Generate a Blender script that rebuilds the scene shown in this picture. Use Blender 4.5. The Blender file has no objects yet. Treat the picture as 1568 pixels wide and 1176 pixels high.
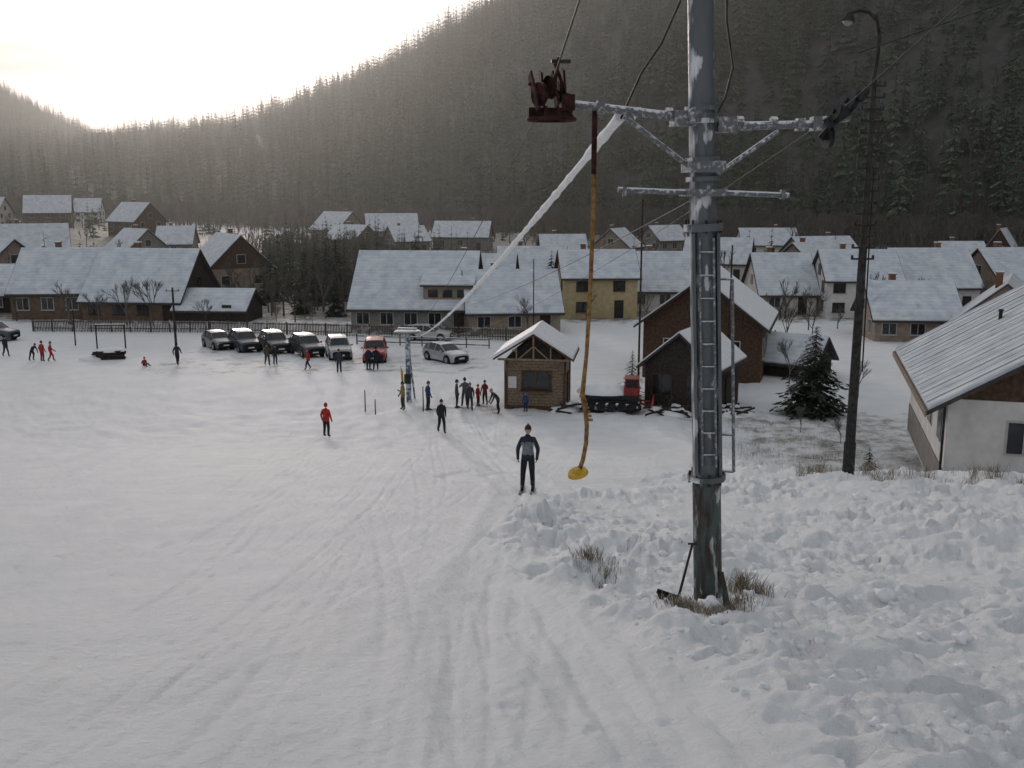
import bpy, math, random
import numpy as np
from mathutils import Vector, Matrix
random.seed(7); rng=np.random.default_rng(11)
S=bpy.context.scene
S.view_settings.view_transform='Standard'; S.view_settings.look='None'; S.view_settings.exposure=0
COL=S.collection
rad=math.radians

# ------------------------------------------------------------------ noise / terrain
def _h(i,j,s):
    n=(i.astype(np.int64)*374761393+j.astype(np.int64)*668265263+s*1442695041)&0x7fffffff
    n=((n^(n>>13))*1274126177)&0x7fffffff
    n=n^(n>>16)
    return (n&0xffff)/65535.0
def vnoise(x,y,s=0):
    xi=np.floor(x);yi=np.floor(y);fx=x-xi;fy=y-yi
    fx=fx*fx*(3-2*fx);fy=fy*fy*(3-2*fy)
    a=_h(xi,yi,s);b=_h(xi+1,yi,s);c=_h(xi,yi+1,s);d=_h(xi+1,yi+1,s)
    return (a+(b-a)*fx)*(1-fy)+(c+(d-c)*fx)*fy-0.5
def fbm(x,y,o=4,s=0):
    t=0;a=1
    for k in range(o):
        t=t+a*vnoise(x*2**k+17.3*k,y*2**k-9.1*k,s+k);a*=.5
    return t
def sst(a,b,x):
    t=np.clip((x-a)/(b-a),0,1);return t*t*(3-2*t)
_py=np.array([-400,-100,-40,0,5.7,10.5,16,27,36,44,50,58,80,100,130,4000.])
_ph=np.array([-70,-24,-8.5,1.9,3.5,4.75,5.95,8.15,10.0,11.5,12.25,12.85,13.4,13.9,14,14.])
_ty=np.arange(-400,400,.5);_tz=np.interp(_ty,_py,_ph)
_k=np.exp(-np.linspace(-2,2,13)**2);_k/=_k.sum()
_tz=np.convolve(np.pad(_tz,6,mode='edge'),_k,mode='valid')
AZ=np.array([-180,-90,-60,-40,-29,-25,-21,-13.8,-6.7,-1.4,6,12,20,27,40,60,90,180.])
RR=np.array([900,900,900,950,1100,1250,1300,1150,1000,900,850,820,800,780,760,700,700,700.])
RB=np.array([500,450,430,430,430,430,430,410,380,355,325,305,285,265,250,240,240,240.])
ZR=np.array([10,40,60,40,30,34,46,66,101,134,182,218,250,275,300,300,250,50.])
AZ2=np.array([-180,-90,-60,-45,-34,-30,-26.3,-24,-22.1,-20,-17,0,180.])
ZR2=np.array([20,200,300,300,228,172,124,92,66,44,10,-14,-14.])
def terrain(x,y):
    x=np.asarray(x,float);y=np.asarray(y,float)
    r=np.hypot(x,y);az=np.degrees(np.arctan2(x,y))
    z=-np.interp(y,_ty,_tz)
    z=z-0.9*sst(28.5,33,y)*sst(8,11,x)*(1-sst(45,60,y))
    z=z+.25*sst(6,9,x)*sst(14,22,y)*(1-sst(28,32,y))
    z=z+.6*fbm(x/25,y/25,2,5)*sst(8,20,r)*(1-sst(30,50,r))*.35
    z=z+3.5*sst(150,290,r)*sst(-14,-24,az)
    s=np.clip((r-np.interp(az,AZ,RB))/(np.interp(az,AZ,RR)-np.interp(az,AZ,RB)),0,2)
    m=np.clip(np.sin(np.pi/2*s),0,1)**1.15
    hill=m*(np.interp(az,AZ,ZR)+14)
    s2=np.clip((r-880)/(720),0,1.9)
    hill2=np.clip(np.sin(np.pi/2*s2),0,1)**1.2*(np.interp(az,AZ2,ZR2)+14)
    hh=np.maximum(hill,hill2)
    hh=hh+sst(5,60,hh)*(12*fbm(x/140,y/140,3,9))
    return z+hh
def bound(y):
    return np.interp(y,[-5,5.6,9.1,12,16,22,26,40],[2.2,1.7,1.35,.7,-.15,.1,2.6,9])
TR=[]
for i in range(38):
    TR.append((random.uniform(-9,1.0),random.uniform(-.10,.08),random.uniform(-.003,.003),random.uniform(.03,.055),random.uniform(.006,.018),random.uniform(0,45)))
def liftx(y): return np.interp(y,[-3,3,5.7,6.9,10.4,13,16,20,26.5,40,56],[.6,.5,.4,.23,-.17,-.1,.05,.25,.43,-1.2,-4])
def detail(x,y):
    r=np.hypot(x,y);f=1-sst(55,90,r)
    bx=x-bound(y)+.6*fbm(x/1.5,y/1.5,2,33)
    rough=sst(-.3,.5,bx)*(1-sst(34,52,y))
    d=.042*fbm(x/.7,y/1.4,4,1)+.13*fbm(x/3.,y/5.,2,2)+.020*fbm(x/.14,y/.22,2,61)
    patch=.35+1.5*np.clip(fbm(x/2.2,y/2.2,2,71)+.35,0,1)
    d=d+rough*patch*(.19*fbm(x/.8,y/.8,3,3)+.16*np.abs(fbm(x/.3,y/.3,3,4))+.04*fbm(x/.09,y/.09,2,6)+.24*fbm(x/2.5,y/2.5,2,8))
    for sc_,s_ in((.36,21),(.30,23),(.5,25)):
        c=vnoise(x/sc_,y/sc_*.9,s_);d=d-rough*patch*.12*sst(.24,.36,c)
    # scattered footprints / scuffs on the piste
    c=vnoise(x/.28+9,y/.34,29);d=d-(1-rough)*.035*sst(.34,.44,c)*sst(0,.3,fbm(x/3,y/3,2,31))
    d=d+.11*np.exp(-((bx-.5)/.45)**2)*(1-sst(20,26,y))*(1+fbm(x/.5,y/.5,2,14))
    pm=np.hypot((x-2.25)/1.0,(y-10.9)/.8);d=d+.12*np.exp(-(pm/.6)**2)*(1+.9*fbm(x/.3,y/.3,2,15))
    g=0
    for (a,b,cc,w,dp,ph) in TR:
        xt=a+b*y+cc*y*y*.6+.25*np.sin(y/6.+ph)
        vis=sst(-.1,.6,np.sin(y/9+ph))
        g=g-dp*vis*(np.exp(-((x-xt)/w)**2)+np.exp(-((x-xt-.3)/w)**2))+.5*dp*vis*(np.exp(-((x-xt+.12)/.05)**2))
    d=d+g*(1-rough)*(.3+1.4*np.clip(fbm(x/1.3,y/2.5,2,91)+.5,0,1))
    q=x*.8+.15*y+1.5*fbm(x/6,y/14,2,55);d=d+.026*np.sin(q*5.5)*sst(-.1,.3,fbm(x/4,y/7,2,57))*(1-rough)
    lx=liftx(y);k=.6+.9*fbm(x/.6,y/1.2,2,66)
    d=d-k*(.03*np.exp(-((x-lx-.18)/.09)**4)+.03*np.exp(-((x-lx+.18)/.09)**4)+.05*np.exp(-((x-lx)/.75)**4)-.06*np.exp(-((x-lx-.9)/.2)**2)-.04*np.exp(-((x-lx+.95)/.2)**2))
    cy=np.hypot((x-2.2)/1.9,(y-31)/1.3);d=d-.08*np.exp(-((cy-1.6)/.12)**2)-.08*np.exp(-((cy-2.3)/.10)**2)
    d=d+.16*fbm(x/1.2,y/1.2,3,44)*sst(36,50,y)*(1-sst(70,85,y))
    return d*f
def ground(x,y):
    return float(terrain(x,y)+detail(np.array(float(x)),np.array(float(y))))

# ------------------------------------------------------------------ materials
MATS={}
def mat(name,col,rough=.8,var=.12,scale=4.,metal=0.,col2=None,thr=None,bump=0.,bscale=30.,spec=.3,coat=0,soft=.04,stretch=None):
    if name in MATS:return MATS[name]
    m=bpy.data.materials.new(name);m.use_nodes=True;nt=m.node_tree;N=nt.nodes;L=nt.links
    b=N['Principled BSDF'];b.inputs['Roughness'].default_value=rough;b.inputs['Metallic'].default_value=metal
    b.inputs['Specular IOR Level'].default_value=spec
    b.inputs['Coat Weight'].default_value=coat
    tc=N.new('ShaderNodeTexCoord');no=N.new('ShaderNodeTexNoise');no.inputs['Scale'].default_value=scale;no.inputs['Detail'].default_value=5
    if stretch:
        mp=N.new('ShaderNodeMapping');mp.inputs['Scale'].default_value=stretch;L.new(tc.outputs['Object'],mp.inputs['Vector']);L.new(mp.outputs[0],no.inputs['Vector'])
    else: L.new(tc.outputs['Object'],no.inputs['Vector'])
    rp=N.new('ShaderNodeValToRGB')
    c=tuple(col)
    if col2 is None:
        a=tuple(max(0,v*(1-var*2)) for v in c);d=tuple(min(1,v*(1+var*2)) for v in c)
        rp.color_ramp.elements[0].position=.3;rp.color_ramp.elements[1].position=.7
    else:
        a=c;d=tuple(col2);t=thr or .5
        rp.color_ramp.elements[0].position=t-soft;rp.color_ramp.elements[1].position=t+soft
    rp.color_ramp.elements[0].color=(*a,1);rp.color_ramp.elements[1].color=(*d,1)
    L.new(no.outputs['Fac'],rp.inputs['Fac']);L.new(rp.outputs['Color'],b.inputs['Base Color'])
    if bump>0:
        n2=N.new('ShaderNodeTexNoise');n2.inputs['Scale'].default_value=bscale;n2.inputs['Detail'].default_value=4
        L.new(tc.outputs['Object'],n2.inputs['Vector'])
        bp=N.new('ShaderNodeBump');bp.inputs['Strength'].default_value=bump;bp.inputs['Distance'].default_value=.03
        L.new(n2.outputs['Fac'],bp.inputs['Height']);L.new(bp.outputs['Normal'],b.inputs['Normal'])
    MATS[name]=m;return m
def stain(m,col,scale,stretch,t0,t1,amt=.85):
    nt=m.node_tree;N=nt.nodes;L=nt.links;b=N['Principled BSDF'];src=b.inputs['Base Color'].links[0].from_socket
    tc=N.new('ShaderNodeTexCoord');mp=N.new('ShaderNodeMapping');mp.inputs['Scale'].default_value=stretch;mp.inputs['Location'].default_value=(3,7,1)
    no=N.new('ShaderNodeTexNoise');no.inputs['Scale'].default_value=scale;no.inputs['Detail'].default_value=7;no.inputs['Roughness'].default_value=.65
    L.new(tc.outputs['Object'],mp.inputs['Vector']);L.new(mp.outputs[0],no.inputs['Vector'])
    mr=N.new('ShaderNodeMapRange');mr.inputs['From Min'].default_value=t0;mr.inputs['From Max'].default_value=t1;mr.inputs['To Max'].default_value=amt;L.new(no.outputs['Fac'],mr.inputs['Value'])
    mx=N.new('ShaderNodeMix');mx.data_type='RGBA';L.new(mr.outputs['Result'],mx.inputs['Factor']);L.new(src,mx.inputs['A']);mx.inputs['B'].default_value=(*col,1);L.new(mx.outputs['Result'],b.inputs['Base Color'])
def frost_by_normal(m,direction,k,snow=(.78,.80,.83)):
    """rime / snow gathers on the faces turned towards 'direction' (world space)"""
    nt=m.node_tree;N=nt.nodes;L=nt.links;b=N['Principled BSDF'];src=b.inputs['Base Color'].links[0].from_socket
    geo=N.new('ShaderNodeNewGeometry');dp=N.new('ShaderNodeVectorMath');dp.operation='DOT_PRODUCT';dp.inputs[1].default_value=direction;L.new(geo.outputs['True Normal'],dp.inputs[0])
    no=[n for n in N if n.type=='TEX_NOISE'][0];ad=N.new('ShaderNodeMath');ad.operation='MULTIPLY_ADD';ad.inputs[1].default_value=1.6;L.new(no.outputs['Fac'],ad.inputs[0]);L.new(dp.outputs['Value'],ad.inputs[2])
    mr=N.new('ShaderNodeMapRange');mr.inputs['From Min'].default_value=k;mr.inputs['From Max'].default_value=k+.25;L.new(ad.outputs[0],mr.inputs['Value'])
    mx=N.new('ShaderNodeMix');mx.data_type='RGBA';L.new(mr.outputs['Result'],mx.inputs['Factor']);L.new(src,mx.inputs['A']);mx.inputs['B'].default_value=(*snow,1);L.new(mx.outputs['Result'],b.inputs['Base Color'])

def roof_snow_mat(name,a,d,seam=0.0):
    m=mat(name,a,.7,bump=.3,bscale=6,scale=1.1,col2=d,thr=.52)
    nt=m.node_tree;N=nt.nodes;L=nt.links
    rp=[n for n in N if n.type=='VALTORGB'][0];rp.color_ramp.elements[0].position=.35;rp.color_ramp.elements[1].position=.68
    b=N['Principled BSDF'];tc=[n for n in N if n.type=='TEX_COORD'][0]
    wv=N.new('ShaderNodeTexWave');wv.bands_direction='Z' if seam==0 else 'X';wv.inputs['Scale'].default_value=1.1 if seam==0 else .55
    wv.inputs['Distortion'].default_value=2.2 if seam==0 else .15;wv.inputs['Detail'].default_value=4
    L.new(tc.outputs['Object'],wv.inputs['Vector'])
    mr=N.new('ShaderNodeMapRange');mr.inputs['From Min'].default_value=0;mr.inputs['From Max'].default_value=.25 if seam else .5;mr.inputs['To Min'].default_value=.92 if seam==0 else .65;mr.inputs['To Max'].default_value=1
    L.new(wv.outputs['Fac'],mr.inputs['Value'])
    mx=N.new('ShaderNodeMix');mx.data_type='RGBA';mx.blend_type='MULTIPLY';mx.inputs['Factor'].default_value=1
    L.new(rp.outputs['Color'],mx.inputs['A']);L.new(mr.outputs['Result'],mx.inputs['B']);L.new(mx.outputs['Result'],b.inputs['Base Color'])
    stain(m,(.20,.18,.17),.9,(1,1,1),.56,.78,.5)
    return m
RSNOW=roof_snow_mat('roof_snow',(.54,.59,.66),(.74,.77,.80))
RSNOW2=roof_snow_mat('roof_snow_seamed',(.50,.54,.59),(.70,.73,.76),1)
SNOW=mat('snow',(.82,.83,.85),.6,.03,3,bump=.4,bscale=9)
TILE=mat('roof_tiles',(.06,.05,.05),.8,.2)
WOOD=mat('brown_wood',(.085,.048,.03),.7,.25,6,bump=.3)
WOODL=mat('light_wood',(.24,.18,.125),.7,.2,7,bump=.3)
DWOOD=mat('dark_wood',(.04,.032,.026),.8,.25,6)
FWOOD=mat('fence_wood',(.10,.085,.07),.85,.3,2,col2=(.35,.34,.33),thr=.60)
CREAM=mat('cream_plaster',(.50,.40,.23),.85,.08,2)
WHITEP=mat('white_plaster',(.68,.66,.64),.85,.06,2);stain(WHITEP,(.35,.33,.30),1.2,(1,1,.4),.5,.8,.4)
GREYP=mat('grey_plaster',(.22,.205,.19),.85,.1,2)
BEIGE=mat('beige_plaster',(.30,.24,.19),.85,.1,2)
BROWNP=mat('brown_plaster',(.15,.105,.075),.85,.15,2)
GLASS=mat('window_glass',(.02,.023,.028),.12,.2,2,spec=.6)
FRAME=mat('window_frame',(.5,.48,.45),.6,.05)
DFRAME=mat('dark_frame',(.07,.04,.025),.6,.05)
BRICK=mat('chimney_brick',(.2,.09,.06),.9,.2,12)
BLACK=mat('black_rubber',(.015,.015,.016),.6,.1)
STEEL=mat('frosted_steel',(.13,.145,.155),.42,metal=.25,scale=7,col2=(.55,.57,.60),thr=.63,bump=.3,bscale=25,soft=.02,stretch=(1,1,.35));stain(STEEL,(.05,.05,.052),6,(1,1,.2),.5,.7,.7);frost_by_normal(STEEL,(-.8,-.35,0),1.60)
STEELF=mat('frosty_pipe',(.15,.16,.17),.5,metal=.2,scale=22,col2=(.45,.46,.48),thr=.58,bump=.4,bscale=60,soft=.08);frost_by_normal(STEELF,(-.1,-.1,.85),1.1)
GREENST=mat('green_painted_steel',(.075,.10,.095),.5,scale=9,col2=(.5,.52,.52),thr=.60,bump=.4,bscale=20,stretch=(1,1,.25),soft=.015);stain(GREENST,(.045,.028,.022),7,(1,1,.16),.46,.58,.9)
RUST=mat('rusty_red_steel',(.040,.015,.014),.7,.4,9,bump=.4,spec=.15);frost_by_normal(RUST,(0,0,.8),1.55,(.35,.34,.34))
DARKST=mat('dark_steel',(.03,.03,.033),.5,.3,8,metal=.3)
YEL=mat('yellow_plastic',(.58,.36,.035),.45,.1,9);stain(YEL,(.2,.1,.02),9,(1,1,1),.5,.75,.6)
OCHRE=mat('ochre_cord',(.23,.125,.04),.6,.3,18,bump=.4,bscale=60)
FROST=mat('frost_rime',(.88,.89,.90),.7,.06,12,bump=.8,bscale=25)
SKIN=mat('skin',(.48,.28,.20),.55,.05,8)

# ------------------------------------------------------------------ mesh builder
class MB:
    def __init__(s): s.v=[];s.f=[];s.m=[];s.sm=[]
    def add(s,vs,fs,m=0,sm=False):
        o=len(s.v);s.v+= [tuple(p) for p in vs]
        for f in fs: s.f.append(tuple(i+o for i in f));s.m.append(m);s.sm.append(sm)
    def box(s,c,d,m=0,M=None):
        x,y,z=[q/2 for q in d]
        vs=[Vector((a*x,b*y,e*z)) for a in(-1,1) for b in(-1,1) for e in(-1,1)]
        if M is not None: vs=[M@v for v in vs]
        vs=[v+Vector(c) for v in vs]
        s.add(vs,[(0,1,3,2),(4,6,7,5),(0,4,5,1),(2,3,7,6),(0,2,6,4),(1,5,7,3)],m)
    def cyl(s,p1,p2,r1,r2=None,n=10,m=0,cap=True,sm=True):
        if r2 is None:r2=r1
        p1=Vector(p1);p2=Vector(p2);d=(p2-p1).normalized()
        u=d.orthogonal().normalized();w=d.cross(u)
        vs=[];
        for p,r in((p1,r1),(p2,r2)):
            for k in range(n):
                a=2*math.pi*k/n;vs.append(p+(u*math.cos(a)+w*math.sin(a))*r)
        s.add(vs,[(k,(k+1)%n,n+(k+1)%n,n+k) for k in range(n)],m,sm)
        if cap: s.add(vs[:n][::-1],[tuple(range(n))],m);s.add(vs[n:],[tuple(range(n))],m)
    def path(s,pts,rs,n=8,m=0):
        pts=[Vector(p) for p in pts]
        if not hasattr(rs,'__len__'): rs=[rs]*len(pts)
        vs=[];N=len(pts);u=None
        for i,p in enumerate(pts):
            d=(pts[min(i+1,N-1)]-pts[max(i-1,0)]).normalized()
            if u is None:u=d.orthogonal().normalized()
            u=(u-d*u.dot(d)).normalized();w=d.cross(u)
            for k in range(n):
                a=2*math.pi*k/n;vs.append(p+(u*math.cos(a)+w*math.sin(a))*rs[i])
        fs=[(i*n+k,i*n+(k+1)%n,(i+1)*n+(k+1)%n,(i+1)*n+k) for i in range(N-1) for k in range(n)]
        s.add(vs,fs,m,True);s.add(vs[:n][::-1],[tuple(range(n))],m);s.add(vs[-n:],[tuple(range(n))],m)
    def ell(s,c,r,m=0,nu=12,nv=8,v0=0.,v1=1.):
        c=Vector(c);vs=[]
        for j in range(nv+1):
            t=math.pi*(v0+(v1-v0)*j/nv)
            for k in range(nu):
                a=2*math.pi*k/nu;vs.append(c+Vector((r[0]*math.sin(t)*math.cos(a),r[1]*math.sin(t)*math.sin(a),r[2]*math.cos(t))))
        fs=[(j*nu+k,(j+1)*nu+k,(j+1)*nu+(k+1)%nu,j*nu+(k+1)%nu) for j in range(nv) for k in range(nu)]
        s.add(vs,fs,m,True)
    def obj(s,name,mats,parent=None,loc=(0,0,0),rz=0,link=True):
        me=bpy.data.meshes.new(name);me.from_pydata(s.v,[],s.f)
        for q in mats: me.materials.append(q)
        me.polygons.foreach_set('material_index',s.m);me.polygons.foreach_set('use_smooth',s.sm);me.update()
        o=bpy.data.objects.new(name,me)
        if link: COL.objects.link(o)
        o.location=loc;o.rotation_euler[2]=rz
        if parent:o.parent=parent
        return o
def empty(name,loc,rz=0):
    e=bpy.data.objects.new(name,None);COL.objects.link(e);e.location=loc;e.rotation_euler[2]=rz;e.empty_display_size=.3;return e

# ------------------------------------------------------------------ ground sheet
fine=np.arange(-34,34.01,.105);co1=np.arange(-180,-34,2.0);co2=np.arange(34.6,180,2.0)
A=np.radians(np.concatenate([co1,fine,co2]))
rs=[.3]
while rs[-1]<2600:
    r=rs[-1];q=.03 if r<3 else (.0065 if r<14 else (.008 if r<60 else (.013 if r<200 else .025)));rs.append(r*(1+q))
Rr=np.array(rs);nr=len(Rr);na=len(A)
RG,AG=np.meshgrid(Rr,A,indexing='ij');X=RG*np.sin(AG);Y=RG*np.cos(AG)
Z=terrain(X,Y)+detail(X,Y)
V=np.stack([X,Y,Z],-1).reshape(-1,3)
V=np.vstack([V,[[0,0,ground(0,0)]]])
ii,jj=np.meshgrid(np.arange(nr-1),np.arange(na),indexing='ij');j2=(jj+1)%na
F=np.stack([ii*na+jj,ii*na+j2,(ii+1)*na+j2,(ii+1)*na+jj],-1).reshape(-1,4)[:,::-1]
me=bpy.data.meshes.new('snowy_ground')
nf=len(F)
me.vertices.add(len(V));me.vertices.foreach_set('co',V.ravel())
tri=np.stack([np.full(na,len(V)-1),(np.arange(na)+1)%na,np.arange(na)],-1)[:,::-1]
loops=np.concatenate([F.ravel(),tri.ravel()])
me.loops.add(len(loops));me.loops.foreach_set('vertex_index',loops.astype(np.int32))
me.polygons.add(nf+na)
ls=np.concatenate([np.arange(nf)*4,nf*4+np.arange(na)*3]).astype(np.int32)
me.polygons.foreach_set('loop_start',ls)
me.polygons.foreach_set('use_smooth',np.ones(nf+na,bool))
me.update(calc_edges=True);me.validate()
az=np.degrees(np.arctan2(V[:,0],V[:,1]));rr=np.hypot(V[:,0],V[:,1])
forest=sst(-25,10,rr-np.interp(az,AZ,RB)+25*fbm(V[:,0]/40,V[:,1]/40,2,3))
dirt=sst(66,74,V[:,1])*(1-sst(84,92,V[:,1]))*sst(-34,-26,V[:,0])*(1-sst(-3,2,V[:,0]))*.30
dirt=np.maximum(dirt,.28*sst(50,56,V[:,1])*(1-sst(62,68,V[:,1]))*sst(-8,-5,V[:,0])*(1-sst(12,16,V[:,0])))
dirt=np.maximum(dirt,.50*sst(98,112,V[:,1])*(1-sst(300,400,V[:,1])))
dirt=np.maximum(dirt,.36*sst(30,33,V[:,1])*(1-sst(56,60,V[:,1]))*sst(10,13,V[:,0]))
pd=np.hypot(V[:,0]-2.1,V[:,1]-10.5);dirt=np.maximum(dirt,.50*(1-sst(.2,.6,pd)))
at=me.color_attributes.new('zone','FLOAT_COLOR','POINT')
cc=np.zeros((len(V),4));cc[:,0]=forest;cc[:,1]=dirt;cc[:,3]=1;at.data.foreach_set('color',cc.ravel())
g=bpy.data.objects.new('snowy_ground',me);COL.objects.link(g)
m=bpy.data.materials.new('ground_snow');m.use_nodes=True;nt=m.node_tree;N=nt.nodes;L=nt.links;b=N['Principled BSDF']
b.inputs['Roughness'].default_value=.65;b.inputs['Specular IOR Level'].default_value=.25
tc=N.new('ShaderNodeTexCoord')
def noise(s,det=5,rough=.55):
    n=N.new('ShaderNodeTexNoise');n.inputs['Scale'].default_value=s;n.inputs['Detail'].default_value=det;n.inputs['Roughness'].default_value=rough;L.new(tc.outputs['Object'],n.inputs['Vector']);return n
def ramp(src,p0,c0,p1,c1):
    r=N.new('ShaderNodeValToRGB');r.color_ramp.elements[0].position=p0;r.color_ramp.elements[0].color=(*c0,1);r.color_ramp.elements[1].position=p1;r.color_ramp.elements[1].color=(*c1,1);L.new(src,r.inputs['Fac']);return r.outputs['Color']
def mix(f,a,bb,bt='MIX'):
    x=N.new('ShaderNodeMix');x.data_type='RGBA';x.blend_type=bt
    for s,v in(('Factor',f),('A',a),('B',bb)):
        if hasattr(v,'is_linked'):L.new(v,x.inputs[s])
        else:x.inputs[s].default_value=v
    return x.outputs['Result']
at=N.new('ShaderNodeAttribute');at.attribute_name='zone';sep=N.new('ShaderNodeSeparateColor');L.new(at.outputs['Color'],sep.inputs['Color'])
n1=noise(.8);snowc=ramp(n1.outputs['Fac'],.3,(.74,.755,.78),.7,(.83,.835,.84))
nd=noise(.7,11,.72)
add=N.new('ShaderNodeMath');add.operation='ADD';L.new(nd.outputs['Fac'],add.inputs[0]);L.new(sep.outputs['Green'],add.inputs[1])
df=ramp(add.outputs[0],.80,(0,0,0),1.25,(1,1,1))
dirtc=ramp(noise(6).outputs['Fac'],.3,(.13,.11,.085),.7,(.30,.27,.23))
c1=mix(df,snowc,dirtc)
ff=ramp(noise(.25,8,.7).outputs['Fac'],.40,(.03,.03,.026),.80,(.11,.11,.105))
c2=mix(sep.outputs['Red'],c1,ff)
L.new(c2,b.inputs['Base Color'])
nb=noise(9,7,.65);bp=N.new('ShaderNodeBump');bp.inputs['Strength'].default_value=.85;bp.inputs['Distance'].default_value=.06;L.new(nb.outputs['Fac'],bp.inputs['Height'])
nb2=noise(55,3,.6);bp2=N.new('ShaderNodeBump');bp2.inputs['Strength'].default_value=.5;bp2.inputs['Distance'].default_value=.012;L.new(nb2.outputs['Fac'],bp2.inputs['Height']);L.new(bp.outputs['Normal'],bp2.inputs['Normal'])
L.new(bp2.outputs['Normal'],b.inputs['Normal'])
me.materials.append(m)

# ------------------------------------------------------------------ tree kit
def treemat(name,a,bc,frost,fthr,alt_haze=False):
    m=bpy.data.materials.new(name);m.use_nodes=True;nt=m.node_tree;N=nt.nodes;L=nt.links;b=N['Principled BSDF']
    b.inputs['Roughness'].default_value=.85;b.inputs['Specular IOR Level'].default_value=.1
    oi=N.new('ShaderNodeObjectInfo');rp=N.new('ShaderNodeValToRGB');rp.color_ramp.elements[0].color=(*a,1);rp.color_ramp.elements[1].color=(*bc,1)
    L.new(oi.outputs['Random'],rp.inputs['Fac'])
    tc=N.new('ShaderNodeTexCoord');no=N.new('ShaderNodeTexNoise');no.inputs['Scale'].default_value=1.3;no.inputs['Detail'].default_value=6
    L.new(tc.outputs['Object'],no.inputs['Vector'])
    fac=no.outputs['Fac']
    if alt_haze:
        geo=N.new('ShaderNodeNewGeometry');sp=N.new('ShaderNodeSeparateXYZ');L.new(geo.outputs['Position'],sp.inputs[0])
        mr=N.new('ShaderNodeMapRange');mr.inputs['From Min'].default_value=-10;mr.inputs['From Max'].default_value=230;mr.inputs['To Min'].default_value=0;mr.inputs['To Max'].default_value=.12;L.new(sp.outputs['Z'],mr.inputs['Value'])  # frost colour rises with height, painting haze onto the upper slope's trees
        ad=N.new('ShaderNodeMath');ad.operation='ADD';L.new(fac,ad.inputs[0]);L.new(mr.outputs['Result'],ad.inputs[1])
        sg=N.new('ShaderNodeTexNoise');sg.inputs['Scale'].default_value=.012;sg.inputs['Detail'].default_value=4;L.new(geo.outputs['Position'],sg.inputs['Vector'])
        a2=N.new('ShaderNodeMath');a2.operation='MULTIPLY_ADD';a2.inputs[1].default_value=.45;L.new(sg.outputs['Fac'],a2.inputs[0]);L.new(ad.outputs[0],a2.inputs[2])
        a3=N.new('ShaderNodeMath');a3.operation='SUBTRACT';a3.inputs[1].default_value=.225;L.new(a2.outputs[0],a3.inputs[0]);fac=a3.outputs[0]
    r2=N.new('ShaderNodeValToRGB');r2.color_ramp.elements[0].position=fthr;r2.color_ramp.elements[1].position=fthr+.16
    L.new(fac,r2.inputs['Fac'])
    mx=N.new('ShaderNodeMix');mx.data_type='RGBA';L.new(r2.outputs['Color'],mx.inputs['Factor']);L.new(rp.outputs['Color'],mx.inputs['A']);mx.inputs['B'].default_value=(*frost,1)
    L.new(mx.outputs['Result'],b.inputs['Base Color']);return m
CON=treemat('conifer_needles',(.014,.030,.016),(.09,.13,.075),(.26,.29,.25),.60,True)
CONN=treemat('spruce_needles',(.028,.036,.026),(.04,.05,.035),(.30,.32,.32),.57)
BARK=mat('bark',(.07,.055,.045),.9,.3,8)
TWIG=treemat('frosty_twigs',(.085,.075,.065),(.16,.145,.13),(.28,.27,.26),.58)
def conifer(seed,T,B,H,R,sub=0,m0=CON):
    r=random.Random(seed);mb=MB();mb.cyl((0,0,0),(0,0,H*.97),H*.014,.01,6,1)
    for t in range(T):
        f=t/T
        z=H*(.07+.90*f)
        rad_=R*((1-f)**.85)*r.uniform(.8,1.15)+R*.04
        for k in range(max(5,int(B*(1-f*.45)))):
            a=2*math.pi*(k+r.random())/max(5,int(B*(1-f*.45)));l=rad_*r.uniform(.65,1.15);w=l*r.uniform(.18,.30)
            dr=l*r.uniform(.15,.45);ca,sa=math.cos(a),math.sin(a);zz=z+r.uniform(-.02,.02)*H
            p0=Vector((0,0,zz+l*.12));p3=Vector((ca*l,sa*l,zz-dr));mid=Vector((ca*l*.55,sa*l*.55,zz-dr*.25));sd=Vector((-sa,ca,0))*w
            if sub<3: mb.add([p0,mid+sd-Vector((0,0,w*.5)),p3,mid-sd-Vector((0,0,w*.5)),mid+Vector((0,0,w*.2))],[(0,4,1),(1,4,2),(0,3,4),(3,2,4)],0)
            else: mb.cyl(p0,p3,.018,.006,4,1,cap=False)
            for q in range(sub):
                u=r.uniform(.2,1);pp=p0.lerp(p3,u)+Vector((0,0,r.uniform(-.06,.04)));a2=a+r.choice((-1,1))*r.uniform(.3,1.2);ll=l*r.uniform(.14,.34)
                d2=Vector((math.cos(a2),math.sin(a2),-r.uniform(.0,.6)))*ll;s2=Vector((-math.sin(a2),math.cos(a2),r.uniform(-.4,.4)))*ll*.22
                mb.add([pp,pp+d2*.5+s2,pp+d2,pp+d2*.5-s2],[(0,1,2,3)],0)
    return mb
def bare(seed,H,depth=5,spread=.55,nb=3,r0=.02):
    r=random.Random(seed);mb=MB()
    def br(p,d,l,rd,k):
        e=p+d*l;mb.cyl(p,e,rd,rd*.65,4 if k<depth else 5,0,cap=False)
        if k==0:return
        for q in range(nb if k>1 else nb+1):
            nd=(d+Vector((r.uniform(-1,1),r.uniform(-1,1),r.uniform(-.3,.8)))*spread).normalized()
            br(p.lerp(e,r.uniform(.55,1)),nd,l*r.uniform(.55,.8),rd*.6,k-1)
    br(Vector((0,0,0)),Vector((0,0,1)),H*.32,H*r0,depth)
    return mb
def src_coll(name,objs):
    c=bpy.data.collections.new(name)
    for o in objs:c.objects.link(o)
    return c
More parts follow.
